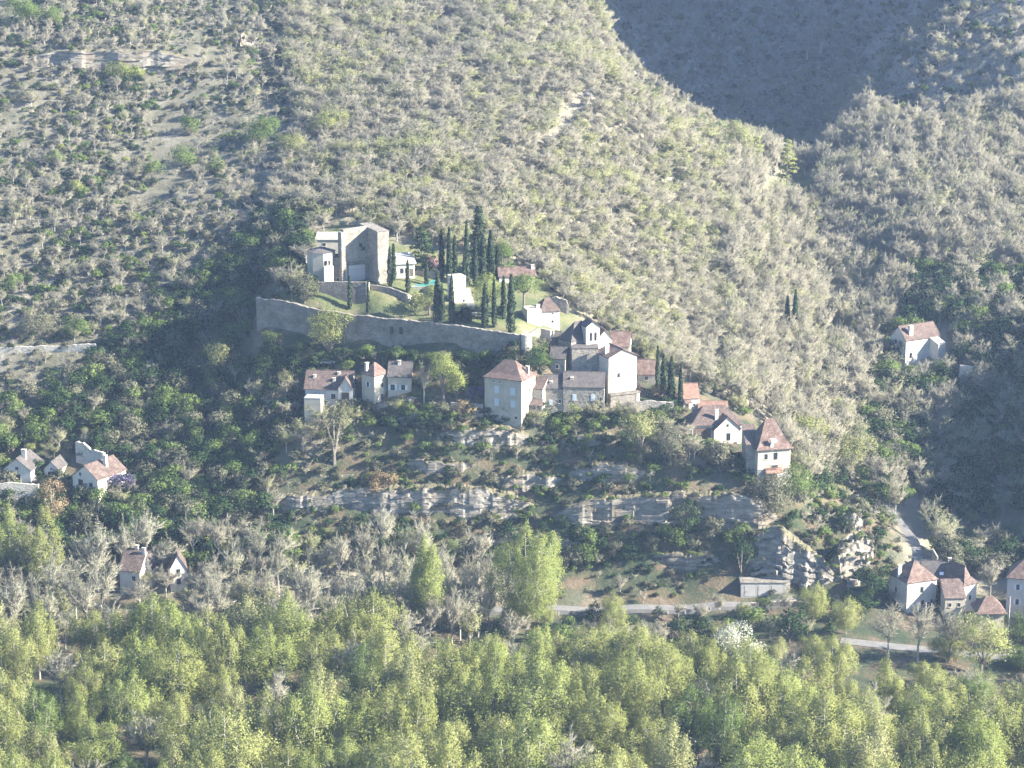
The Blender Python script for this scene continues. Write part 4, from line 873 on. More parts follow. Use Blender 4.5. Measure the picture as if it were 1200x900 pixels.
# ---- walls
def wall(name, label, cat, pts, th=0.9, mat='rubble', rag=0.25, sink=4, root=None, seed=1, back=None):
    r = random.Random(seed); P = [(at(u, vt, D), at(u, vb, D).z) for u, D, vt, vb in pts]; fine = []
    for (p, zb), (q, zq) in zip(P[:-1], P[1:]):
        n = max(1, int((Vector((q.x, q.y)) - Vector((p.x, p.y))).length / 0.8))
        for k in range(n): t_ = k / n; fine.append((p.lerp(q, t_), zb + (zq - zb) * t_))
    fine.append(P[-1]); mb = MB(); vs = []; n = len(fine); h = 0
    for i, (p, zb) in enumerate(fine):
        a = fine[max(0, i - 1)][0]; c = fine[min(n - 1, i + 1)][0]; d = Vector((c.x - a.x, c.y - a.y, 0)).normalized(); nn = Vector((-d.y, d.x, 0)); h = h * 0.6 + r.uniform(-rag, rag) * 0.7; zt = p.z + h
        vs += [(p.x, p.y, zb - sink), (p.x + nn.x * .0, p.y + nn.y * .0, zt), (p.x + nn.x * th, p.y + nn.y * th, zt + r.uniform(-rag, rag) * .3), (p.x + nn.x * th, p.y + nn.y * th, zb - sink)]
    fs = [(0, 1, 2, 3), tuple(4 * (n - 1) + k for k in (3, 2, 1, 0))]
    for i in range(n - 1):
        for k in range(4): fs.append((4 * i + k, 4 * i + 4 + k, 4 * i + 4 + (k + 1) % 4, 4 * i + (k + 1) % 4))
    mb.add(vs, fs)
    if root is None:
        o0 = Vector((fine[0][0].x, fine[0][0].y, fine[0][1])); me_ = mesh(name, [Vector(v) - o0 for v in mb.v], mb.f, M[mat]); o = link(name, me_, None, o0); tag(o, label, cat); return o
    me_ = mesh(name, [Vector(v) - root.location for v in mb.v], mb.f, M[mat]); return link(name, me_, root)
t = thing('rampart', 'long high stone rampart holding the castle garden above the terrace houses', 'rampart', 300, 405, 604)
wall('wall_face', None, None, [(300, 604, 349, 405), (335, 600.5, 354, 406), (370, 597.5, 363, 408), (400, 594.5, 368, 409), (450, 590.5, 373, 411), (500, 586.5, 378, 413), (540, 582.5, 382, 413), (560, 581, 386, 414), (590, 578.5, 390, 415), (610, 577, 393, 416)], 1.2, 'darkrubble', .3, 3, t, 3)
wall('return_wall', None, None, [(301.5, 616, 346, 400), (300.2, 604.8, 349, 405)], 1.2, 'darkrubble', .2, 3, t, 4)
mb = MB(); c = at(617, 412, 576.8) - t.location; ztop = at(617, 391.5, 576.8).z - t.location.z; n = 14; mb.prism([(c.x + 1.45 * math.cos(6.283 * q / n), c.y + 1.45 * math.sin(6.283 * q / n)) for q in range(n)], c.z - 4, ztop); mb.build('turret', M['palestone'], t)
for uu, vv in ((459, 387), (470, 387.5)):
    p = at(uu, vv, 590.5 - (uu - 450) * .08 - .25) - t.location; mb = MB(); mb.box(-.45, .45, -.12, .35, -1.0, 1.0); o = mb.build('window_opening', M['glass'], t); o.location = p; o.rotation_euler = (0, 0, -R(12))
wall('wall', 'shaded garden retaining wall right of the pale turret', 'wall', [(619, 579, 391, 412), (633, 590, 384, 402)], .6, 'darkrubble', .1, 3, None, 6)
wall('wall', 'sunlit white garden wall below the small villa near the church', 'wall', [(634, 591, 385, 400), (645, 589, 387, 400)], .5, 'palestone', .1, 3, None, 7)  # lit side of the wall corner, sunlight put into paler stone
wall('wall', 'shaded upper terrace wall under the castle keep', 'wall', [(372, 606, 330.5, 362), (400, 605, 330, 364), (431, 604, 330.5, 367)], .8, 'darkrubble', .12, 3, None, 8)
wall('wall', 'sunlit return end of the upper terrace wall', 'wall', [(431.3, 603.8, 330.5, 367), (433.5, 608, 331, 364)], .6, 'palestone', .1, 3, None, 9)  # paler stone than the wall it ends: sunlight as colour
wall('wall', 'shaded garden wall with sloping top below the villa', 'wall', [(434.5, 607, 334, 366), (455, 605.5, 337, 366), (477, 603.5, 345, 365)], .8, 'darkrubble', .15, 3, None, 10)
wall('wall', 'short sunlit wall end beside the yellow-green garden tree', 'wall', [(478, 603, 345, 363), (485, 607, 347, 362)], .6, 'palestone', .15, 3, None, 11)  # sun on this end is painted by a paler stone
wall('wall', 'shaded wall behind the swimming pool', 'wall', [(478, 622, 317, 331), (515, 619, 318, 332)], .5, 'darkrubble', .05, 2, None, 12)  # shade is put into the dark stone
wall('wall', 'drystone terrace wall crossing the left slope, partly sunlit', 'wall', [(-15, 626, 408, 416), (40, 625, 406, 414), (68, 624.5, 405, 412), (112, 623, 403, 410)], .6, 'palestone', .2, 2, None, 13)
wall('ruin', 'broken pale ruin wall behind the largest white house at left', 'ruin', [(88, 580, 517, 536), (97, 579, 519, 536), (106, 578, 526, 538), (122, 576, 531, 542)], .7, 'palestone', .5, 3, None, 14)
wall('ruin', 'ruined stone gable behind the white villa near the church', 'ruin', [(638, 609, 352, 378), (652, 608, 350, 380), (664, 607, 352, 380), (667, 607, 362, 382)], .7, 'rubble', .4, 3, None, 15)
wall('wall', 'low shaded terrace wall below the left cottages', 'wall', [(-15, 565, 566, 578), (20, 564.5, 566, 578), (45, 564, 568, 578)], .6, 'palestone', .2, 3, None, 16)
wall('wall', 'stone garden wall left of the tall cream house', 'wall', [(528, 570.5, 472, 483), (566, 570.3, 474, 484)], .6, 'rubble', .15, 3, None, 17)
wall('wall', 'long stone terrace wall beyond the lone house', 'wall', [(1112, 668, 379, 390), (1140, 666, 378, 391), (1175, 664, 378, 391)], .7, 'darkrubble', .15, 3, None, 18)  # dark rubble picked to give this wall its shade
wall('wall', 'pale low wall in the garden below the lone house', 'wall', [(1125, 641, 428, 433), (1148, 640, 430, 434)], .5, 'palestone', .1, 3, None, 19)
wall('wall', 'rough garden wall in front of the tall white house', 'wall', [(722, 572, 473, 490), (760, 573, 470, 484), (790, 573, 470, 482)], .7, 'rubble', .3, 3, None, 20)
wall('wall', 'stone terrace wall in front of the white gabled house', 'wall', [(790, 562, 516, 524), (836, 561, 516, 524)], .6, 'rubble', .3, 3, None, 21)
wall('wall', 'retaining wall under the road at the cliff end', 'wall', [(880, 524.5, 707, 735), (930, 523.5, 705, 738), (960, 522, 708, 738)], .8, 'rubble', .15, 3, None, 22)
wall('wall', 'low wall climbing beside the steep lane', 'wall', [(1092, 541, 643, 650), (1098, 536, 652, 660)], .4, 'rubble', .1, 2, None, 23)

# ---- castle
t = thing('castle_keep', 'tall ruined castle keep with sunlit top corner and big pale plank gate', 'castle', 402, 331, 610)
ph = -27; KD = min(612, hit(403.5, 331).y); P = at(403.5, 331, KD); f = R(ph); dx, dy = math.cos(f), -math.sin(f); H = at(403.5, 269.5, KD).z - P.z
loc = P - t.location
def cput(name, mb, mat, par=None):
    o = mb.build(name, M[mat], par or t)
    if par is None: o.location = loc; o.rotation_euler = (0, 0, -f)
    return o
wm = 7.4; pr = 6.8; ww = 3.5
r_ = random.Random(4); mb = MB()
mb.prism([(0, 0), (wm, 0), (wm, 1.7), (0, 1.7)], -4, [H, H + .35, H + .35, H]); cput('curtain_wall', mb, 'rubble')
mb = MB(); mb.prism([(wm + .004, -pr), (wm + ww, -pr), (wm + ww, 6), (wm + .004, 6)], -4, [H - .1, H - .1, H + .25, H + .25]); cput('wing', mb, 'rubble')
mb = MB(); mb.box(wm - .1, wm + ww + .2, -pr - .15, 6.2, H + .95, H + 1.1); mb2 = MB()
mb2.add([(wm - .1, -pr - .1, H - .08), (wm + ww + .1, -pr - .1, H - .08), (wm + ww + .1, 6.1, H + .28), (wm - .1, 6.1, H + .28), (wm - .1, -pr - .1, H + .04), (wm + ww + .1, -pr - .1, H + .04), (wm + ww + .1, 6.1, H + .4), (wm - .1, 6.1, H + .4)], [(0, 3, 2, 1), (4, 5, 6, 7), (0, 1, 5, 4), (1, 2, 6, 5), (2, 3, 7, 6), (3, 0, 4, 7)]); cput('wing_roof', mb2, 'darkrubble')
mb = MB(); mb.box(-1.2, -.005, -1.3, 1.2, -4, H - .5); cput('buttress', mb, 'rubble')
mb = MB(); mb.box(1.0, 6.6, -.12, .05, 4.7, 5.8); cput('lintel', mb, 'darkrubble')
gate = MB(); gate.box(1.2, 6.3, -.1, .05, -.2, 4.7); go = cput('gate', gate, 'wood')
pm = MB(); pm.box(-.19, .19, -.06, .06, -2.4, 2.4); pme = pm.me('plank', M['palewood'])
for q in range(12): o = link('plank', pme, go, (1.5 + q * .415, -.16, 2.3))
for xx, zz in ((5.2, 10.2), (wm - 1.3, 9.2)): mb = MB(); mb.box(xx - .5, xx + .5, -.05, .1, zz - .5, zz + .5); cput('window_opening', mb, 'glass')
mb = MB(); mb.box(.1, .5, -.9, -.3, -.3, 6); cput('drainpipe', mb, 'palestone')
# castle house: a squat polygonal tower with low roof, a wing and a lit screen wall
t = thing('castle_house', 'pale polygonal castle house with low dark roof left of the keep', 'castle', 361, 331, 609)
c0 = at(377, 331, 613) - t.location; Hh = at(377, 294, 613).z - at(377, 331, 613).z; rr = 3.95; n = 8
pg = [(c0.x + rr * math.cos(6.283 * (q + .3) / n), c0.y + rr * math.sin(6.283 * (q + .3) / n)) for q in range(n)]
mb = MB(); mb.prism(pg, c0.z - 3, c0.z + Hh); mb.build('tower_wall', M['cream'], t)
mb = MB(); ev = [(c0.x + (p[0] - c0.x) * 1.08, c0.y + (p[1] - c0.y) * 1.08, c0.z + Hh + .02) for p in pg]; mb.add(ev + [(c0.x, c0.y, c0.z + Hh + 1.3)], [(q, (q + 1) % n, n) for q in range(n)] + [tuple(range(n - 1, -1, -1))]); mb.build('tower_roof', M['slate'], t)
for dx_ in (-.35, .35):
    p = at(384 + dx_ * 5, 308, 609.2) - t.location; mb = MB(); mb.box(-.25, .25, -.1, .3, -.6, .6); o = mb.build('window', M['glass'], t); o.location = p
b = Block(t, 380.5, 391, 331, 313.5, 607.5, -28, 1.0, 'flat', 0, 'plaster', 'concrete', .03, ('screen_wall', 'screen_coping'), sink=1)
b = Block(t, 388, 401, 331, 302, 612, 4, 5, 'flat', 0, 'darkrubble', 'slate', .1, ('wing_wall', 'wing_roof')); b.window('F', .6, .12, .8, .9)
t = thing('castle_annex', 'low flat roofed building behind the castle house', 'outbuilding', 370, 292, 629)
b = Block(t, 371, 401, 292, 281, 629, 0, 6, 'shed', 1.0, 'cream', 'gravel', .3); b.window('F', .3, .5, .9, .8)
# villa, pool house, garden buildings
t = thing('villa', 'modern white villa with flat roof edge behind the slim cypresses', 'villa', 463, 325, 625)
b = Block(t, 463, 486, 328, 309.5, 622, -14, 7, 'shed', 1.6, 'plaster', 'concrete', .5)
for c in (.35, .6): b.window('F', c, .55, 1.0, 1.5)
mb = MB(); b.fbox(mb, 'F', .85, b.H * .42, 1.0, 2.2, -.02, .05); b.put('door', mb, M['wood'])
t = thing('garden_house', 'windowless sunlit white block among the tall cypresses', 'outbuilding', 531, 357, 608)
b = Block(t, 530.5, 546, 357, 325.5, 610, -22, 4, 'flat', 0, 'plaster', 'palestone', .08); b.window('F', .85, .12, .5, .7)
t = thing('house', 'low house with long pink-red roof behind the cypresses', 'house', 585, 330, 634, HG)
b = Block(t, 585, 627, 333, 324, 634, -4, 6, 'gx', 2.0, 'plaster', 'redtile', .3); b.chimney(.95, .4, 1.8, .9, 'plaster', .7)
t = thing('villa', 'bright white villa with brown pyramid roof and small square window', 'villa', 617, 382, 601)
b = Block(t, 634, 656, 383, 365.5, 601, -14, 7, 'pyr', 3.0, 'plaster', 'browntile', .3); b.window('F', .62, .32, .6, .6); b.window('F', .62, .85, .5, .4)
b2 = Block(t, 618, 634.5, 381, 364.5, 603, -14, 6, 'flat', 0, 'plaster', 'gravel', .05, ('wing_wall', 'wing_roof')); b2.chimney(.9, .4, 1.6, 1.0, 'plaster', .2)
t = thing('pergola', 'open timber pergola beside the bright white villa', 'pergola', 606, 382, 600)
o0 = at(606, 383, 601) - t.location
pm = MB(); pm.box(-.09, .09, -.09, .09, -.5, 2.6); pme = pm.me('post', M['wood'])
for q in range(6): link('post', pme, t, o0 + Vector(((q % 3) * 1.2, (q // 3) * 2.6, 0)))
bm_ = MB(); bm_.box(-.4, 2.8, -.07, .07, -.07, .07); bme = bm_.me('beam', M['wood'])
for q in range(5): link('beam', bme, t, o0 + Vector((0, q * .65, 2.68)))
t = thing('swimming_pool', 'turquoise swimming pool with pale rim in the castle garden', 'pool', 484, 338, 609)
p = at(484, 336.5, 610) - t.location; zg = gz(at(495, 336, 610).x, 612) + .35 - t.location.z
mb = MB(); mb.box(p.x - .5, p.x + 6.4, p.y - .5, p.y + 10.5, zg - 2, zg); mb.build('rim', M['gravel'], t)
mb = MB(); mb.box(p.x, p.x + 5.9, p.y, p.y + 10, zg - .2, zg + .02); mb.build('pool_water', M['water'], t)

# ---- roads and lanes
def strip(name, pts, width, mat, lift=.12, label=None):
    fine = []
    for p, q in zip(pts[:-1], pts[1:]):
        n = max(1, int((Vector(q) - Vector(p)).length / 1.2))
        for k in range(n): fine.append(Vector(p).lerp(Vector(q), k / n))
    fine.append(Vector(pts[-1])); vs = []; n = len(fine)
    for _ in range(3): fine = [fine[0]] + [(fine[i - 1] + fine[i] * 2 + fine[i + 1]) / 4 for i in range(1, n - 1)] + [fine[-1]]
    for i, p in enumerate(fine):
        d = (fine[min(n - 1, i + 1)] - fine[max(0, i - 1)]); d.z = 0; d.normalize(); nn = Vector((-d.y, d.x, 0))
        zz = [gz(p.x + nn.x * s_, p.y + nn.y * s_) for s_ in (-width / 2, 0, width / 2)]; z = max(zz) * .5 + sum(zz) / 6 + lift
        for s_ in (-.5, .5): vs += [(p.x + nn.x * s_ * width, p.y + nn.y * s_ * width, z)]
        for s_ in (.5, -.5): vs += [(p.x + nn.x * s_ * (width + .6), p.y + nn.y * s_ * (width + .6), z - 1.0)]
    fs = []
    for i in range(n - 1):
        for k in range(4): fs.append((4 * i + k, 4 * i + (k + 1) % 4, 4 * i + 4 + (k + 1) % 4, 4 * i + 4 + k))
    me_ = mesh(name, vs, fs, M[mat]); o = link(name, me_); tag(o, kind='structure'); return fine
def g2(u, v): p = hit(u, v); return (p.x, p.y, p.z)
road1 = strip('road', [tuple(at(u, v, D)) for u, v, D in ((430, 714, 527), (560, 711.5, 527.6), (640, 711.5, 527.2), (740, 709.5, 526.8), (840, 706.5, 526.5), (940, 702.5, 526))], 4.2, 'asphalt')
strip('road', [tuple(at(u, v, D)) for u, v, D in ((985, 751, 500), (1030, 756, 498), (1100, 763, 495), (1200, 772, 491.5), (1290, 776, 490))], 4.0, 'asphalt')
strip('lane', [tuple(at(u, v, D)) for u, v, D in ((1074, 668, 541), (1074, 655, 549), (1070, 641, 556), (1063, 630, 562), (1050, 615, 571), (1030, 600, 580))], 3.2, 'asphalt')
strip('track', [g2(*q) for q in ((580, 292), (577, 268), (592, 235), (612, 212), (640, 180), (660, 158), (676, 136), (686, 118), (690, 106))], 2.8, 'asphalt', .2)
strip('garden_path', [g2(*q) for q in ((555, 372), (550, 352), (546, 340))], 2.2, 'gravel', .06)
mb = MB(); mb.box(-.06, .06, -.05, .05, -.2, .95); dm = mb.me('road_marker', M['whitepaint'])
for q, uu in enumerate((655, 700, 783, 803, 833, 902)):
    z0 = at(uu, 712, 524.2); o = link('road_marker', dm, None, Vector((z0.x, 524.2, gz(z0.x, 524.2) + .1))); tag(o, f'white road marker post on the verge under the cliff, {ordinal(q)} from left', 'marker post', 'marker posts along the road')
def pole(u, vb, vt, D, label, lamp=False, name='utility_pole'):
    p = at(u, vb, D); h = at(u, vt, D).z - p.z; o = empty(name, p); tag(o, label, 'street lamp' if lamp else 'pole'); mb = MB(); mb.tube((0, 0, -1), (0, 0, h), .13, .09, 7); mb.build('post', M['metal' if lamp else 'palewood'], o)
    a = MB()
    if lamp: a.tube((0, 0, h - .1), (-1.2, 0, h + .15), .05, .04, 5); a.build('arm', M['metal'], o); l_ = MB(); l_.box(-1.7, -1.1, -.13, .13, h + .05, h + .2); l_.build('lamp_head', M['whitepaint'], o)
    else: a.box(-.8, .8, -.06, .06, h - .6, h - .45); a.build('crossarm', M['wood'], o)
pole(1181, 750, 699, 499, 'pale wooden utility pole beside the red pavilion roof')
pole(1084, 733, 706, 509, 'short pale pole in front of the white house by the lower road')
pole(551, 712, 680, 527.5, 'slim grey street lamp by the road left of the big green tree', True, 'street_lamp')
# car under the pale tree by the rampart
p = hit(384, 430); t = empty('parked_car', p, R(8)); tag(t, 'white car parked under the pale green tree below the rampart', 'car')
mb = MB(); prof = [(-2.0, .35), (2.0, .35), (2.05, .75), (1.1, .9), (.6, 1.4), (-1.1, 1.42), (-1.75, .95), (-2.05, .85)]; k = len(prof)
mb.add([(x, -.82, z) for x, z in prof] + [(x, .82, z) for x, z in prof], [tuple(range(k)), tuple(range(2 * k - 1, k - 1, -1))] + [(i, k + i, k + (i + 1) % k, (i + 1) % k) for i in range(k)]); mb.build('body', M['whitepaint'], t)
mb = MB(); mb.add([(x, y, z) for y in (-.84, .84) for x, z in ((.98, .93), (.55, 1.32), (-1.05, 1.34), (-1.6, .97))], [(0, 1, 2, 3), (7, 6, 5, 4), (0, 4, 5, 1), (1, 5, 6, 2), (2, 6, 7, 3), (3, 7, 4, 0)]); mb.build('windows', M['glass'], t)
for x in (-1.25, 1.25):
    for y in (-.8, .8): mb = MB(); mb.tube((x, y - .1, .33), (x, y + .1, .33), .33, .33, 10); mb.build('wheel', M['tyre'], t)
# ------------------------------------------------------------------ cliffs: layered limestone bands
def rock_mat():
    m, t, N, L = nodes('limestone'); o = N('OutputMaterial'); b = N('BsdfPrincipled'); b.inputs['Roughness'].default_value = 1
    tc = N('TexCoord'); mp = N('Mapping'); mp.inputs['Scale'].default_value = (.25, .25, 1.2); n1 = N('TexNoise'); n1.inputs['Scale'].default_value = 1.0; n1.inputs['Detail'].default_value = 8; n1.inputs['Roughness'].default_value = .7
    n2 = N('TexNoise'); n2.inputs['Scale'].default_value = .12; n2.inputs['Detail'].default_value = 5
    L(tc.outputs['Object'], mp.inputs[0]); L(mp.outputs[0], n1.inputs['Vector']); L(tc.outputs['Object'], n2.inputs['Vector'])
    r = N('ValToRGB'); ramp(r, [(.3, (.10, .093, .082)), (.5, (.215, .203, .18)), (.7, (.36, .34, .305))]); L(n1.outputs[0], r.inputs[0])
    r2 = N('ValToRGB'); ramp(r2, [(.35, (1, 1, 1)), (.58, (1.0, .95, .88)), (.74, (.72, .56, .42))]); L(n2.outputs[0], r2.inputs[0])
    mx = N('MixRGB', blend_type='MULTIPLY'); mx.inputs[0].default_value = 1; L(r.outputs[0], mx.inputs[1]); L(r2.outputs[0], mx.inputs[2]); L(mx.outputs[0], b.inputs['Base Color'])
    bp = N('Bump'); bp.inputs['Strength'].default_value = .7; bp.inputs['Distance'].default_value = .3; L(n1.outputs[0], bp.inputs['Height']); L(bp.outputs[0], b.inputs['Normal']); L(b.outputs[0], o.inputs[0]); return m
M['rock'] = rock_mat()
def cliff(pts, seed, layer=.6, proud=.7, batter=.1, name='cliff', cap=4, step=.55, green=1.0):
    r = random.Random(seed); P = [(at(u, vt, D), at(u, vb, D).z) for u, vt, vb, D in pts]; fine = []
    for (p, zb), (q, zq) in zip(P[:-1], P[1:]):
        n = max(1, int((q - p).length / step))
        for k in range(n): t_ = k / n; fine.append((p.lerp(q, t_), zb + (zq - zb) * t_))
    fine.append(P[-1]); n = len(fine); hmax = max(p.z - zb for p, zb in fine); nl = max(2, int(hmax / layer))
    zs = [0.0]
    for _ in range(nl): zs.append(zs[-1] + r.choice((.35, .6, .9, 1.5)))
    zs = [z / zs[-1] for z in zs]; ph = r.random() * 90
    def nrm(i):
        a = fine[max(0, i - 3)][0]; c = fine[min(n - 1, i + 3)][0]; d = Vector((c.x - a.x, c.y - a.y, 0)).normalized(); return Vector((d.y, -d.x, 0))
    N_ = [nrm(i) for i in range(n)]; vs = []; S_ = np.arange(n) * step
    top = fbm(S_ + ph, np.full(n, ph), 5, 3) * 2.4; top = np.round(top / .5) * .5; butt = fbm(S_ + ph, np.full(n, ph + 40), 7, 2) * 3.0
    # vertical joints run through several beds
    jcut = np.zeros(n); i = 0
    while i < n: w_ = r.randint(2, 9); jcut[i:i + w_] = r.uniform(-.5, .5); i += w_
    for k in range(nl):
        off = np.zeros(n); i = 0
        while i < n:
            w_ = r.randint(1, 7); off[i:i + w_] = r.uniform(-.5, .5) - (1.0 if r.random() < .08 else 0); i += w_
        lay = r.choice((-.45, -.1, 0, .15, .4))
        for zz in (zs[k] + .003, zs[k + 1] - .003):
            for i, (p, zb) in enumerate(fine):
                taper = min(1, i / 9, (n - 1 - i) / 9); h = p.z - zb
                o_ = (off[i] * .6 + jcut[i] * .7 + lay * .8 + butt[i]) * proud * taper - 2.0 * (1 - taper) - batter * h * zz
                q = Vector((p.x, p.y, 0)) + N_[i] * o_; tz = p.z + top[i] * taper - (1 - taper) * h * .45
                vs.append((q.x + r.uniform(-.06, .06), q.y, zb - 1.5 + (tz - zb + 1.5) * zz))
    nr = nl * 2
    for i, (p, zb) in enumerate(fine):
        taper = min(1, i / 9, (n - 1 - i) / 9); q = Vector((p.x, p.y, 0)) - N_[i] * cap; vs.append((q.x, q.y, p.z + .3 + r.uniform(-.3, .2) - (1 - taper) * (p.z - zb) * .4))
    fs = [(k * n + i, k * n + i + 1, (k + 1) * n + i + 1, (k + 1) * n + i) for k in range(nr) for i in range(n - 1)]
    fm = [1 if k == nr - 1 else 0 for k in range(nr) for i in range(n - 1)]
    o = link(name, mesh(name, vs, fs, [M['rock'], M['turf']], False, None, fm)); tag(o, kind='structure')
    for i in range(2, n - 2, 3):                     # plants on the brow, in the joints and along the foot
        p, zb = fine[i]; tp = min(1, i / 9, (n - 1 - i) / 9)
        if r.random() < .55 * green: q = Vector((p.x, p.y, 0)) - N_[i] * r.uniform(.2, 2.5); BROW.append((q.x, q.y, p.z + top[i] * tp - .5, r.uniform(.35, .95), r.uniform(.3, .8)))
        if r.random() < .5: q = Vector((p.x, p.y, 0)) + N_[i] * r.uniform(.6, 2.4); BROW.append((q.x, q.y, zb - .6, r.uniform(.5, 1.1), r.uniform(.35, .85)))
        if r.random() < .12 * green ** 2.2: q = Vector((p.x, p.y, 0)) + N_[i] * .4; BROW.append((q.x, q.y, zb + (p.z - zb) * r.uniform(.2, .8), r.uniform(.3, .6), r.uniform(.3, .6)))
    return o
BROW = []; DK_SMALL = round_tree(36, 2.6, 3.0, 'dark', 1.5, .32, .04)
M['turf'] = rough_mat('dry turf', (0.06, 0.065, 0.035), (0.17, 0.14, 0.085), .8, bump=.5)
cliff([(316, 590, 604, 557), (345, 582, 605, 556), (400, 577, 607, 555), (450, 574, 610, 553.5), (500, 573, 611, 552), (550, 574, 612, 551), (590, 580, 603, 551.5), (625, 588, 602, 551)], 1)
cliff([(640, 604, 614, 549), (690, 589, 624, 547), (740, 585, 626, 545.8), (800, 581, 626, 543.3), (860, 582, 625, 541.3), (895, 588, 625, 540), (912, 598, 622, 540)], 2)
cliff([(570, 560, 570, 556.5), (620, 556, 572, 556), (665, 560, 572, 555.5)], 21)
cliff([(555, 624, 632, 547), (620, 628, 641, 545.3), (690, 636, 649, 543)], 22)
cliff([(340, 560, 566, 564), (400, 556, 566, 562.5), (452, 556, 564, 561)], 23)
cliff([(466, 542, 550, 561), (500, 540, 554, 560), (535, 542, 556, 559), (566, 546, 555, 558.5)], 3)
cliff([(462, 488, 500, 570), (490, 485, 504, 569.5), (520, 490, 505, 568.5), (545, 500, 512, 567)], 4)
cliff([(500, 508, 516, 565.5), (540, 507, 526, 563.5), (580, 503, 526, 563), (620, 506, 522, 563)], 5)
cliff([(655, 552, 566, 557), (690, 546, 573, 555), (730, 546, 572, 553.6), (765, 550, 566, 552.5)], 6)
cliff([(655, 515, 524, 564), (700, 512, 526, 563), (735, 514, 524, 562)], 16)
cliff([(750, 654, 666, 539), (790, 650, 672, 537.2), (830, 652, 676, 535.6), (858, 662, 680, 534.5)], 7)
cliff([(845, 668, 690, 535), (870, 648, 692, 534.2), (895, 622, 692, 533.4), (915, 622, 694, 532.2), (940, 642, 694, 531.2), (965, 662, 695, 530), (985, 672, 696, 529.2)], 8, 1.2, 1.4, .2, green=1.7)
cliff([(975, 664, 692, 529.5), (995, 640, 690, 531), (1012, 628, 684, 533.5), (1030, 632, 676, 537), (1046, 648, 672, 542)], 9, 1.0, 1.5, .35, green=2.4)
cliff([(985, 610, 632, 545), (1005, 600, 630, 546), (1022, 606, 625, 549)], 10, 1.0, 1.2, .3, green=2.4)
cliff([(-20, 74, 90, 777), (35, 66, 88, 775.5), (70, 60, 87, 774.6), (130, 59, 86, 774), (180, 60, 84, 773.6), (224, 62, 80, 773.4)], 11, 1.0, 1.0, .1, step=1.2)
cliff([(268, 48, 56, 792), (285, 38, 60, 791), (298, 40, 56, 792)], 12, 1.0, 1.2, .2)
cliff([(100, 6, 16, 826), (150, 8, 18, 825), (180, 12, 20, 824)], 13, 1.0, 1.0, .1, step=1.2)
cliff([(226, 478, 500, 596), (234, 468, 505, 595.3), (241, 470, 505, 595), (248, 486, 504, 595.4)], 14, 1.2, .9, .05, 'rock_outcrop')
cliff([(202, 580, 606, 565), (212, 570, 612, 564.3), (222, 568, 604, 564), (240, 574, 590, 563.5)], 15, 1.1, 1.0, .1, 'rock_outcrop')
cliff([(660, 128, 150, 742), (650, 150, 165, 733), (668, 118, 130, 750)][:2][::-1], 17, 1.0, .8, .2)
for i_, (u, v, D, sz) in enumerate(((190, 607, 560, 3.2), (196, 622, 556, 2.6))):
    pass
def boulder(u, v, r_, label, seed, flat=.75):
    rn = random.Random(seed); p = hit(u, v); me_ = bpy.data.meshes.new('boulder'); import bmesh; bm = bmesh.new(); bmesh.ops.create_icosphere(bm, subdivisions=2, radius=r_)
    for vv in bm.verts: k = 1 + rn.uniform(-.22, .18); vv.co = Vector((round(vv.co.x * k / (r_ * .3)) * r_ * .3 * .5 + vv.co.x * k * .5, vv.co.y * k, max(-r_ * .4, vv.co.z * k * flat)))
    bm.to_mesh(me_); bm.free(); me_.materials.append(M['rock']); o = link('boulder', me_, None, p + Vector((0, 0, r_ * .3))); tag(o, label, 'boulder')
boulder(203, 622, 2.2, 'square pale boulder below the left rock outcrop', 1, .9)
boulder(482, 474, 1.9, 'sunlit cream boulder below the bare tree on the terrace', 2); boulder(447, 480, 1.6, 'grey boulder below the small tower house', 3)
boulder(930, 300 + 190, 1, 'pale rock among shrubs on the slope behind the tower house', 4); boulder(1000, 688, 1.8, 'sunlit pale boulder at the foot of the rocky point', 5)

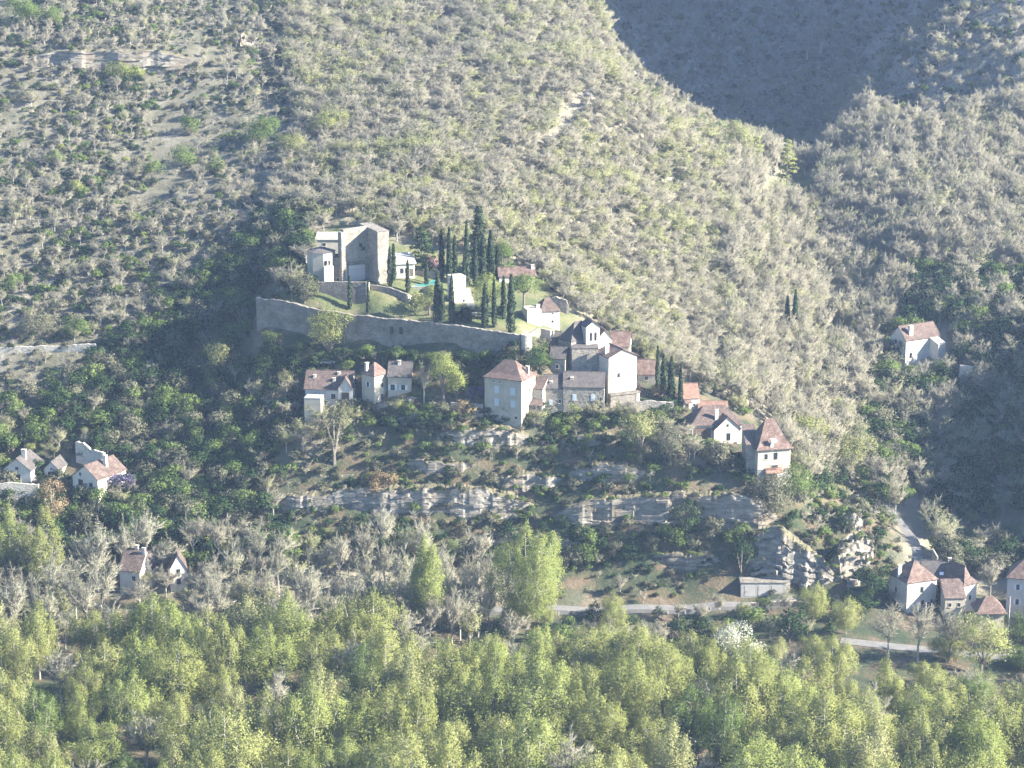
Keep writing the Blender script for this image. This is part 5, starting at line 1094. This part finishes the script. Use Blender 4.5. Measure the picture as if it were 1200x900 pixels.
# ------------------------------------------------------------------ garden and named trees
CY = [cypress_tree(s, 10, w_, n_) for s, w_, n_ in ((61, 1.5, 1300), (62, 1.9, 1600), (63, 1.2, 1100))]
def at_height(u, vb, vt, p): s = project(*p)[2]; return (vb - vt) / (s * .968)
def cyp(u, vb, vt, wpx, label, k=0, D=None, ref=0):
    p = hit(u, vb) if D is None else at(u, vb, D); s = project(*p)[2]; h = (vb - vt) / (s * .968); w0 = (1.5, 1.9, 1.2)[k]
    o = plant('cypress', CY[k], p, rg.random() * 6, max(.5, wpx / s / w0), h / 10, label, 'cypress', 'cypresses of the castle garden')
for a in ((410, 366, 328, 5.5, 'pale slim cypress against the terrace wall under the keep, left of two', 2), (431.5, 368, 331, 5, 'pale slim cypress at the sunlit end of the upper terrace wall', 2),
          (457, 338, 292, 7, 'dark cypress in front of the right corner of the keep', 2), (461.5, 330, 288, 7, 'dark cypress just behind the one at the keep corner', 2),
          (478, 346, 309, 6, 'slim cypress in front of the flat roofed villa', 2), (500, 336, 307, 6, 'small dark cypress at the edge of the swimming pool', 2),
          (517.5, 327, 271, 8.5, 'tall cypress right of the pool wall', 0), (526.5, 334, 271, 8, 'tall cypress in front of the white garden block', 0), (529.5, 378, 324, 9, 'thick cypress directly left of the white garden block, near the rampart', 1),
          (533, 324, 279, 7, 'thin cypress rising behind the white garden block', 2), (513, 377, 321, 12, 'fat pointed cypress standing at the rampart edge', 1), (518, 376, 334, 8, 'short cypress hugging the fat pointed one', 1),
          (547, 338, 264, 9.5, 'tallest dark cypress of the middle garden row', 1), (544, 349, 298, 5, 'very thin cypress at the right side of the white garden block', 2), (557, 337, 281, 8, 'medium cypress right of the tallest dark cypress', 0),
          (566, 328, 276, 10, 'broad cypress behind the yellow-green garden tree', 1), (575, 327, 273, 12, 'broad brownish cypress at the right of the middle row', 1), (583, 325, 290, 7, 'small cypress beside the clipped green dome', 0),
          (568, 387, 337, 9, 'cypress at the rampart edge in front of the yellow-green tree', 0), (579, 386, 332, 6.5, 'thin cypress at the rampart edge between two thicker ones', 2),
          (590, 374, 325, 7.5, 'cypress behind the largest one near the turret', 0), (599, 391, 324, 12, 'largest cypress at the rampart edge near the turret', 1),
          (770, 462, 408, 6, 'thin cypress beside the pink-roofed house below the church', 2), (777, 466, 416, 9, 'dark cypress second of the clump right of the church', 1), (786, 472, 420, 11, 'widest cypress of the clump right of the church', 1), (797, 480, 432, 7, 'cypress touching the tiny orange-roofed cottage', 0),
          (922, 388, 348, 8, 'dark cypress in the ravine wood, left of a pair', 1, 668), (931, 390, 341, 9, 'taller dark cypress in the ravine wood, right of a pair', 1, 667),
          (1087, 717, 707, 4, 'tiny cypress before the white house by the lower road', 2), (1093, 717, 706, 4, 'tiny cypress at the right corner of the white house by the lower road', 2), (1099, 714, 683, 6, 'ivy dark cypress against the right corner of the white house', 0)): cyp(*a)
OWN = {}
def grow(kind, seed, u, vb, vt, wpx, label, name='tree', cat='tree', group=None, D=None, **kw):
    p = hit(u, vb) if D is None else at(u, vb, D); s = project(*p)[2]; h = (vb - vt) / (s * .968); k = .96
    if kind == 'round': kw.setdefault('s', .33)
    pair = {'spring': spring_tree, 'bare': bare_tree, 'round': round_tree, 'conifer': conifer_tree}[kind](seed, h * k, wpx / s, **kw)
    return plant(name, pair, p, seed * 1.7, 1, 1, label, cat, group)
grow('conifer', 70, 561, 322, 236, 22, 'very tall dark ragged conifer behind the cypress row', 'conifer', leafmat='cypress', tiers=16)
grow('conifer', 71, 495, 318, 262, 40, 'wide blue-green cedar behind the pool wall', 'cedar', leafmat='dark', tiers=9)
grow('round', 72, 503, 370, 333, 32, 'round pale green tree in the garden left of the fat cypress', 'garden_tree', leafmat='spring', dens=1.0, trunk=.2)
grow('round', 73, 571, 364, 321, 38, 'round yellow-green tree among the garden cypresses', 'garden_tree', leafmat='lime', dens=1.1, trunk=.2)
grow('round', 74, 614, 368, 319, 42, 'umbrella pine with bare trunk near the white villa', 'umbrella_pine', leafmat='midgreen', dens=.9, trunk=.5, flat=.25)
grow('round', 75, 589, 320, 284, 34, 'clipped bright green dome shrub behind the cypresses', 'clipped_shrub', 'shrub', leafmat='midgreen', dens=1.3, trunk=.02)
grow('round', 76, 505, 320, 300, 18, 'pink blossoming tree behind the pool wall', 'blossom_tree', leafmat='pink', dens=.8)
grow('bare', 77, 584, 318, 288, 18, 'whitish bare tree beside the clipped dome', 'bare_tree', n=.8)
grow('round', 78, 386, 425, 368, 50, 'pale green leafing tree in front of the rampart', 'budding_tree', leafmat='spring', dens=.9, trunk=.15)
grow('round', 79, 520, 470, 410, 40, 'bright yellow-green leaning tree on the terrace left of the cream house', 'spring_tree', leafmat='lime', dens=1.3, trunk=.12)
grow('round', 80, 535, 472, 437, 28, 'lower yellow-green tree joined to the leaning one on the terrace', 'spring_tree', leafmat='lime', dens=1.1, trunk=.12)
grow('bare', 81, 497, 473, 421, 30, 'pale bare tree in front of the dark slate house', 'bare_tree', n=.7, upright=1.3)
grow('bare', 82, 342, 352, 304, 42, 'broad grey budding tree left of the castle house', 'budding_tree', n=1.1, mat='twiggreen', leafy=.5, leafmat='scrub')
grow('round', 83, 357, 360, 328, 40, 'rounded grey-green bush under the castle house', 'shrub', leafmat='scrub', dens=1.2, trunk=.05)
grow('round', 84, 284, 388, 341, 36, 'yellowish green tree against the left end of the rampart', 'tree', leafmat='midgreen', dens=1.1)
grow('round', 85, 264, 440, 406, 44, 'pale cream-green tree in the shaded wood left of the rampart', 'budding_tree', leafmat='bud', dens=1.2)
grow('round', 86, 319, 415, 394, 22, 'small light green tree at the foot of the rampart corner', 'tree', leafmat='midgreen', dens=.9)
grow('round', 87, 62, 620, 560, 46, 'olive-gold leafy tree in front of the largest left house', 'tree', leafmat='russet', dens=1.1)
grow('spring', 88, 14, 690, 590, 52, 'bright green tree at the left edge below the cottages', 'spring_tree', leafmat='lime', nl=5, dens=1.8)
grow('spring', 89, 55, 705, 592, 60, 'tall yellow-green tree second from the left edge', 'spring_tree', leafmat='spring', nl=5, dens=1.8)
grow('spring', 90, 499, 745, 628, 56, 'upright yellow-green tree standing alone before the cliff', 'spring_tree', leafmat='lime', nl=6, spire=1.0, dens=2.6)
grow('spring', 91, 618, 745, 610, 98, 'great spreading green tree, largest before the cliff', 'spring_tree', leafmat='lime', nl=7, dens=4.2, spire=.85)
grow('bare', 92, 1160, 700, 648, 36, 'round pale bare tree left of the red roofed house', 'bare_tree', n=1.3)
grow('round', 93, 1150, 790, 722, 62, 'light green tree in front of the pavilion by the lower road', 'spring_tree', leafmat='spring', dens=1.0)
grow('bare', 94, 1040, 775, 700, 56, 'olive-grey leafless tree before the white house, left of three', 'bare_tree', n=1, mat='twig', leafy=.3, leafmat='scrub')
grow('bare', 95, 1075, 778, 700, 50, 'olive-grey leafless tree before the white house, middle of three', 'bare_tree', n=1, mat='twig', leafy=.3, leafmat='scrub')
grow('bare', 96, 1112, 776, 700, 54, 'olive-grey leafless tree before the white house, right of three', 'bare_tree', n=1, mat='twig', leafy=.3, leafmat='scrub')
grow('round', 97, 865, 790, 728, 64, 'white blossoming tree at the edge of the grove', 'blossom_tree', leafmat='blossom', dens=1.1)
grow('round', 98, 1022, 706, 666, 44, 'dark round bush between the rocky point and white house', 'evergreen_tree', leafmat='dark', dens=1.2)
grow('bare', 99, 1100, 650, 585, 66, 'large grey bare tree beside the steep lane', 'bare_tree', n=1.2, mat='twiggreen')
grow('bare', 100, 1118, 640, 600, 40, 'smaller grey bare tree right of the steep lane', 'bare_tree', n=1.1)
grow('round', 101, 805, 632, 585, 34, 'dark ivy clad bush growing on the right cliff band', 'evergreen_tree', leafmat='dark', dens=1.1, trunk=.03)
grow('round', 102, 868, 682, 632, 36, 'dark evergreen in the cleft above the garage', 'evergreen_tree', leafmat='dark', dens=1.2, trunk=.03)
grow('round', 103, 750, 540, 484, 48, 'silvery green tree below the tall white house', 'tree', leafmat='bud', dens=1.0)
grow('round', 104, 786, 545, 500, 44, 'grey-green bush left of the white gabled house', 'shrub', leafmat='scrub', dens=1.1, trunk=.05)
grow('round', 105, 672, 505, 474, 22, 'small yellow-green tree in front of the long stone house', 'spring_tree', leafmat='lime', dens=.8)
grow('round', 106, 545, 492, 474, 24, 'dark speckled bush left of the tall cream house', 'shrub', leafmat='russet', dens=.8)
grow('round', 107, 845, 560, 522, 44, 'pale grey-green bush below the white gabled house', 'shrub', leafmat='scrub', dens=1.1, trunk=.04)
grow('round', 108, 900, 600, 562, 44, 'grey-green bush under the tower house', 'shrub', leafmat='scrub', dens=1.1, trunk=.04)
grow('round', 109, 995, 560, 512, 56, 'yellow-green tree on the slope right of the tower house', 'spring_tree', leafmat='bud', dens=1.0)
grow('round', 110, 945, 530, 490, 50, 'lime green tree behind the tower house roof', 'spring_tree', leafmat='spring', dens=1.0)
grow('round', 111, 440, 592, 556, 30, 'pale budding shrub on the ledge below the small tower house', 'shrub', leafmat='russet', dens=.8)
grow('round', 112, 457, 578, 553, 26, 'cream flowering shrub on the upper cliff ledge', 'shrub', leafmat='russet', dens=.7)
grow('round', 113, 392, 545, 478, 36, 'tall budding tree rising below the terrace cellar', 'budding_tree', leafmat='scrub', dens=1.0)
grow('round', 114, 745, 470, 447, 34, 'pinkish shrub in the garden right of the tall white house', 'shrub', leafmat='pink', dens=.8, D=585)
grow('round', 115, 775, 470, 455, 34, 'rosy brown shrub left of the cypress clump', 'shrub', leafmat='russet', dens=.8, D=583)
grow('round', 116, 305, 172, 143, 46, 'bright green bush alone on the upper left slope', 'shrub', leafmat='midgreen', dens=1.2, trunk=.03)
grow('round', 117, 140, 96, 74, 32, 'fresh green bush below the shaded rock band', 'shrub', leafmat='lime', dens=1.0, trunk=.03)
grow('round', 118, 160, 92, 76, 22, 'smaller fresh green bush below the shaded rock band', 'shrub', leafmat='lime', dens=.9, trunk=.03)
grow('round', 119, 28, 30, 0, 46, 'green tree in the top left corner', 'tree', leafmat='midgreen', dens=1.1)
grow('round', 120, 60, 32, 10, 30, 'second green tree right of the top left corner one', 'tree', leafmat='midgreen', dens=1.0)
grow('conifer', 121, 922, 212, 158, 28, 'light green conifer at the bend of the ravine', 'conifer', leafmat='spring', tiers=9, D=792)
grow('conifer', 122, 886, 202, 156, 20, 'slim green conifer left of the one at the bend', 'conifer', leafmat='spring', tiers=9, D=788)
grow('round', 123, 860, 190, 143, 44, 'pale yellow-green tree at the rim of the rib', 'budding_tree', leafmat='bud', dens=1.1)
for q_, (u, vb, vt, w_, lm, lb) in enumerate(((215, 196, 172, 30, 'midgreen', 'round green bush right of centre on the dry left slope'), (180, 218, 194, 26, 'midgreen', 'mid green bush in the row across the dry left slope'), (158, 206, 184, 22, 'scrub', 'grey-green bush beside the mid green one in the row'), (252, 206, 186, 22, 'midgreen', 'small round green bush at the right of the row'),
    (66, 198, 178, 22, 'midgreen', 'green bush at the left of the dry slope'), (90, 232, 212, 20, 'spring', 'pale green bush low on the dry left slope'), (16, 345, 322, 26, 'midgreen', 'green bush at the left edge above the terrace wall'), (42, 395, 374, 46, 'scrub', 'wide grey-green thicket above the terrace wall'), (90, 396, 376, 40, 'midgreen', 'wide green thicket above the terrace wall'), (275, 312, 292, 20, 'lime', 'bright green shrub in the shadow left of the castle'),
    (222, 160, 138, 24, 'midgreen', 'green bush under the scrub at upper left centre'), (345, 185, 160, 40, 'spring', 'yellow-green bush where the dry slope meets the wood'), (385, 160, 132, 46, 'spring', 'spreading yellow-green tree at the edge of the rib wood'))): grow('round', 140 + q_, u, vb, vt, w_, lb, 'shrub', 'shrub', leafmat=lm, dens=1.1, trunk=.04)
for q_, (u, vb, vt, w_, lb) in enumerate(((962, 60, 18, 40, 'pale bare tree standing out high on the far shaded slope'), (946, 66, 30, 30, 'pale bare tree left of the highest one on the far slope'), (1068, 66, 34, 36, 'pale bare tree where scree meets the far shaded slope'), (975, 138, 96, 34, 'pale bare tree at the foot of the far shaded slope'), (1000, 135, 108, 26, 'small pale bare tree beside the one at the foot'), (930, 128, 112, 18, 'tiny pale bush on the far shaded slope'), (870, 150, 130, 20, 'pale bush low on the far shaded slope'), (735, 92, 72, 18, 'pale bush at the left end of the far shaded slope'))):
    grow('bare', 160 + q_, u, vb, vt, w_, lb, 'bare_tree', n=1.3, D=min(960, hit(u, vb).y))
grow('round', 180, 622, 444, 408, 30, 'dark ivy thicket hiding the foot of the pale turret', 'evergreen_tree', leafmat='dark', dens=1.3, trunk=.05)
grow('round', 181, 633, 440, 412, 24, 'dark green bush between turret and church houses', 'evergreen_tree', leafmat='midgreen', dens=1.2, trunk=.05)
grow('round', 182, 486, 366, 346, 26, 'soft olive tree on the garden lawn below the pool', 'garden_tree', leafmat='bud', dens=1.0, trunk=.2)
grow('round', 183, 905, 606, 560, 50, 'big grey-green bush hiding the foot of the tower house', 'shrub', leafmat='scrub', dens=1.2, trunk=.03)
grow('round', 184, 935, 590, 550, 46, 'leafy green bush right of the tower house foot', 'shrub', leafmat='midgreen', dens=1.1, trunk=.03)
grow('round', 185, 1198, 760, 716, 40, 'green bush hiding the foot of the house at the right edge', 'shrub', leafmat='midgreen', dens=1.1, trunk=.04)
# wisteria on two pergolas
def wist(u, vb, vt, wpx, dpt, D, label):
    p = at(u, vb, D); s = F / (D * 1.035); w_ = wpx / s; h = at(u, vt, D).z - p.z; t = empty('wisteria_pergola', p); tag(t, label, 'pergola'); r = random.Random(int(u))
    mb = MB()
    for x in (-w_ / 2, 0, w_ / 2):
        for y in (0, dpt): mb.box(x - .08, x + .08, y - .08, y + .08, -2, h - .3)
    for y in (0, dpt): mb.box(-w_ / 2 - .2, w_ / 2 + .2, y - .07, y + .07, h - .3, h - .16)
    mb.build('frame', M['wood'], t); c = MB()
    for _ in range(70): clump(c, r, Vector((r.uniform(-w_ / 2, w_ / 2), r.uniform(-.3, dpt), h + r.uniform(-.1, .5))), .35, .25, 14, .32, 0)
    for _ in range(40): clump(c, r, Vector((r.uniform(-w_ / 2, w_ / 2), -.2, h - r.uniform(0, 1.6))), .2, .4, 12, .3, 0)
    c.build('blossom', M['wisteria'], t)
wist(557, 471, 458, 20, 4, 573, 'dark purple wisteria covered pergola left of the tall cream house'); wist(142, 578, 562, 30, 3, 565, 'lilac wisteria pergola on the right side of the largest left house')
# clipped hedges and lawn strips
def hedge(u, vb, vt, wpx, dpt, label, D=None, rnd_=False):
    p = hit(u, vb) if D is None else at(u, vb, D); s = project(*p)[2]; w_ = wpx / s; h = (vb - vt) / (s * .968); c = MB(); r = random.Random(int(u * 7)); t = empty('hedge', p); tag(t, label, 'hedge')
    for _ in range(int(60 + w_ * dpt * h * 20)):
        x, y, z = r.uniform(-w_ / 2, w_ / 2), r.uniform(0, dpt), r.uniform(0, h); f_ = r.randrange(4)
        if f_ == 0: z = h
        elif f_ == 1: y = 0
        elif f_ == 2: x = w_ / 2
        else: x = -w_ / 2
        clump(c, r, Vector((x, y, z)), .1, .1, 7, .3, 0)
    c.build('foliage', M['cypress'], t); b = MB(); b.box(-w_ / 2 + .1, w_ / 2 - .1, .1, dpt - .1, -.5, h - .1); b.build('inner_growth', M['bark'], t)
hedge(546.5, 380, 364, 10, 2.2, 'dark clipped block hedge at the rampart edge'); hedge(537, 379, 369, 9, 2, 'low rounded clipped hedge left of the block hedge'); hedge(558, 367, 362, 18, 1.5, 'long low clipped hedge on the upper lawn step'); hedge(557, 375, 371, 18, 1.5, 'long low clipped hedge on the lower lawn step'); hedge(585, 371, 362, 10, 2, 'round dark clipped hedge between garden cypresses')
scatter('cliff_shrubs', SB + SBT[:1] + [DK_SMALL], BROW, 'small shrubs along the brows and feet of the rock ledges')
# undergrowth at the foot of the rampart and round the houses
r = random.Random(77); UND = []
for poly, n_, ks in (([(300, 420), (370, 420), (450, 422), (540, 424), (612, 425), (612, 438), (560, 438), (500, 430), (360, 432)], 150, ('DK', 'SB', 'SB', 'DK')), ([(352, 484), (440, 478), (480, 478), (560, 488), (640, 490), (740, 488), (800, 510), (870, 540), (900, 580), (850, 560), (760, 505), (560, 505), (352, 505)], 230, ('DK', 'SB', 'ST', 'SB', 'DK')), ([(500, 276), (640, 312), (690, 360), (680, 340), (590, 296)], 26, ('BG', 'DK')), ([(300, 354), (345, 352), (372, 344), (360, 330), (340, 336)], 14, ('DK', 'SB')), ([(620, 320), (690, 360), (760, 415), (800, 445), (770, 440), (700, 385), (640, 335)], 70, ('BG', 'SB', 'BT', 'BG')), ([(612, 408), (640, 405), (642, 436), (622, 440)], 26, ('DK', 'SB')), ([(352, 432), (440, 432), (560, 436), (565, 470), (480, 470), (352, 470)], 60, ('DK', 'SB', 'SB')), ([(745, 478), (800, 484), (805, 500), (750, 500)], 30, ('DK', 'SB', 'SB')), ([(815, 440), (880, 485), (940, 540), (960, 575), (930, 570), (900, 500), (830, 470)], 50, ('BG', 'BT', 'SB'))):
    us = [p[0] for p in poly]; vs_ = [p[1] for p in poly]; k = 0
    while k < n_:
        u, v = r.uniform(min(us), max(us)), r.uniform(min(vs_), max(vs_))
        if not inpoly([u], [v], poly)[0]: continue
        k += 1; kind = r.choice(ks); p = hit(u, v); q = r.uniform(.45, .85) * (1 if kind in ('DK', 'BG', 'BT') else 1.6); UND.append((kind, p.x, p.y, p.z - .1, q, q * (.7 if kind != 'BG' else 1)))
for kind, nm, lb in (('DK', 'undergrowth', 'dark evergreen undergrowth round the village walls'), ('SB', 'undergrowth', 'grey-green shrubs round the village walls'), ('ST', 'undergrowth', 'leafless brush round the village walls'), ('BG', 'undergrowth', 'budding thicket behind the garden'), ('BT', 'undergrowth', 'leafless thicket behind the church')):
    scatter(nm, KINDS[kind][0], [t_[1:] for t_ in UND if t_[0] == kind], lb)
# ------------------------------------------------------------------ air
hz = MB(); hz.box(-415, 415, -155, 1240, -196, 110)
hm = bpy.data.materials.new('air'); hm.use_nodes = True; ht = hm.node_tree; ht.nodes.clear()
ho = ht.nodes.new('ShaderNodeOutputMaterial'); hv = ht.nodes.new('ShaderNodeVolumePrincipled')
hv.inputs['Color'].default_value = (0.48, 0.66, 1.0, 1); hv.inputs['Density'].default_value = 0.00011; hv.inputs['Anisotropy'].default_value = 0.2
ht.links.new(hv.outputs[0], ho.inputs['Volume'])
h_ob = hz.build('haze', hm); tag(h_ob, kind='stuff')
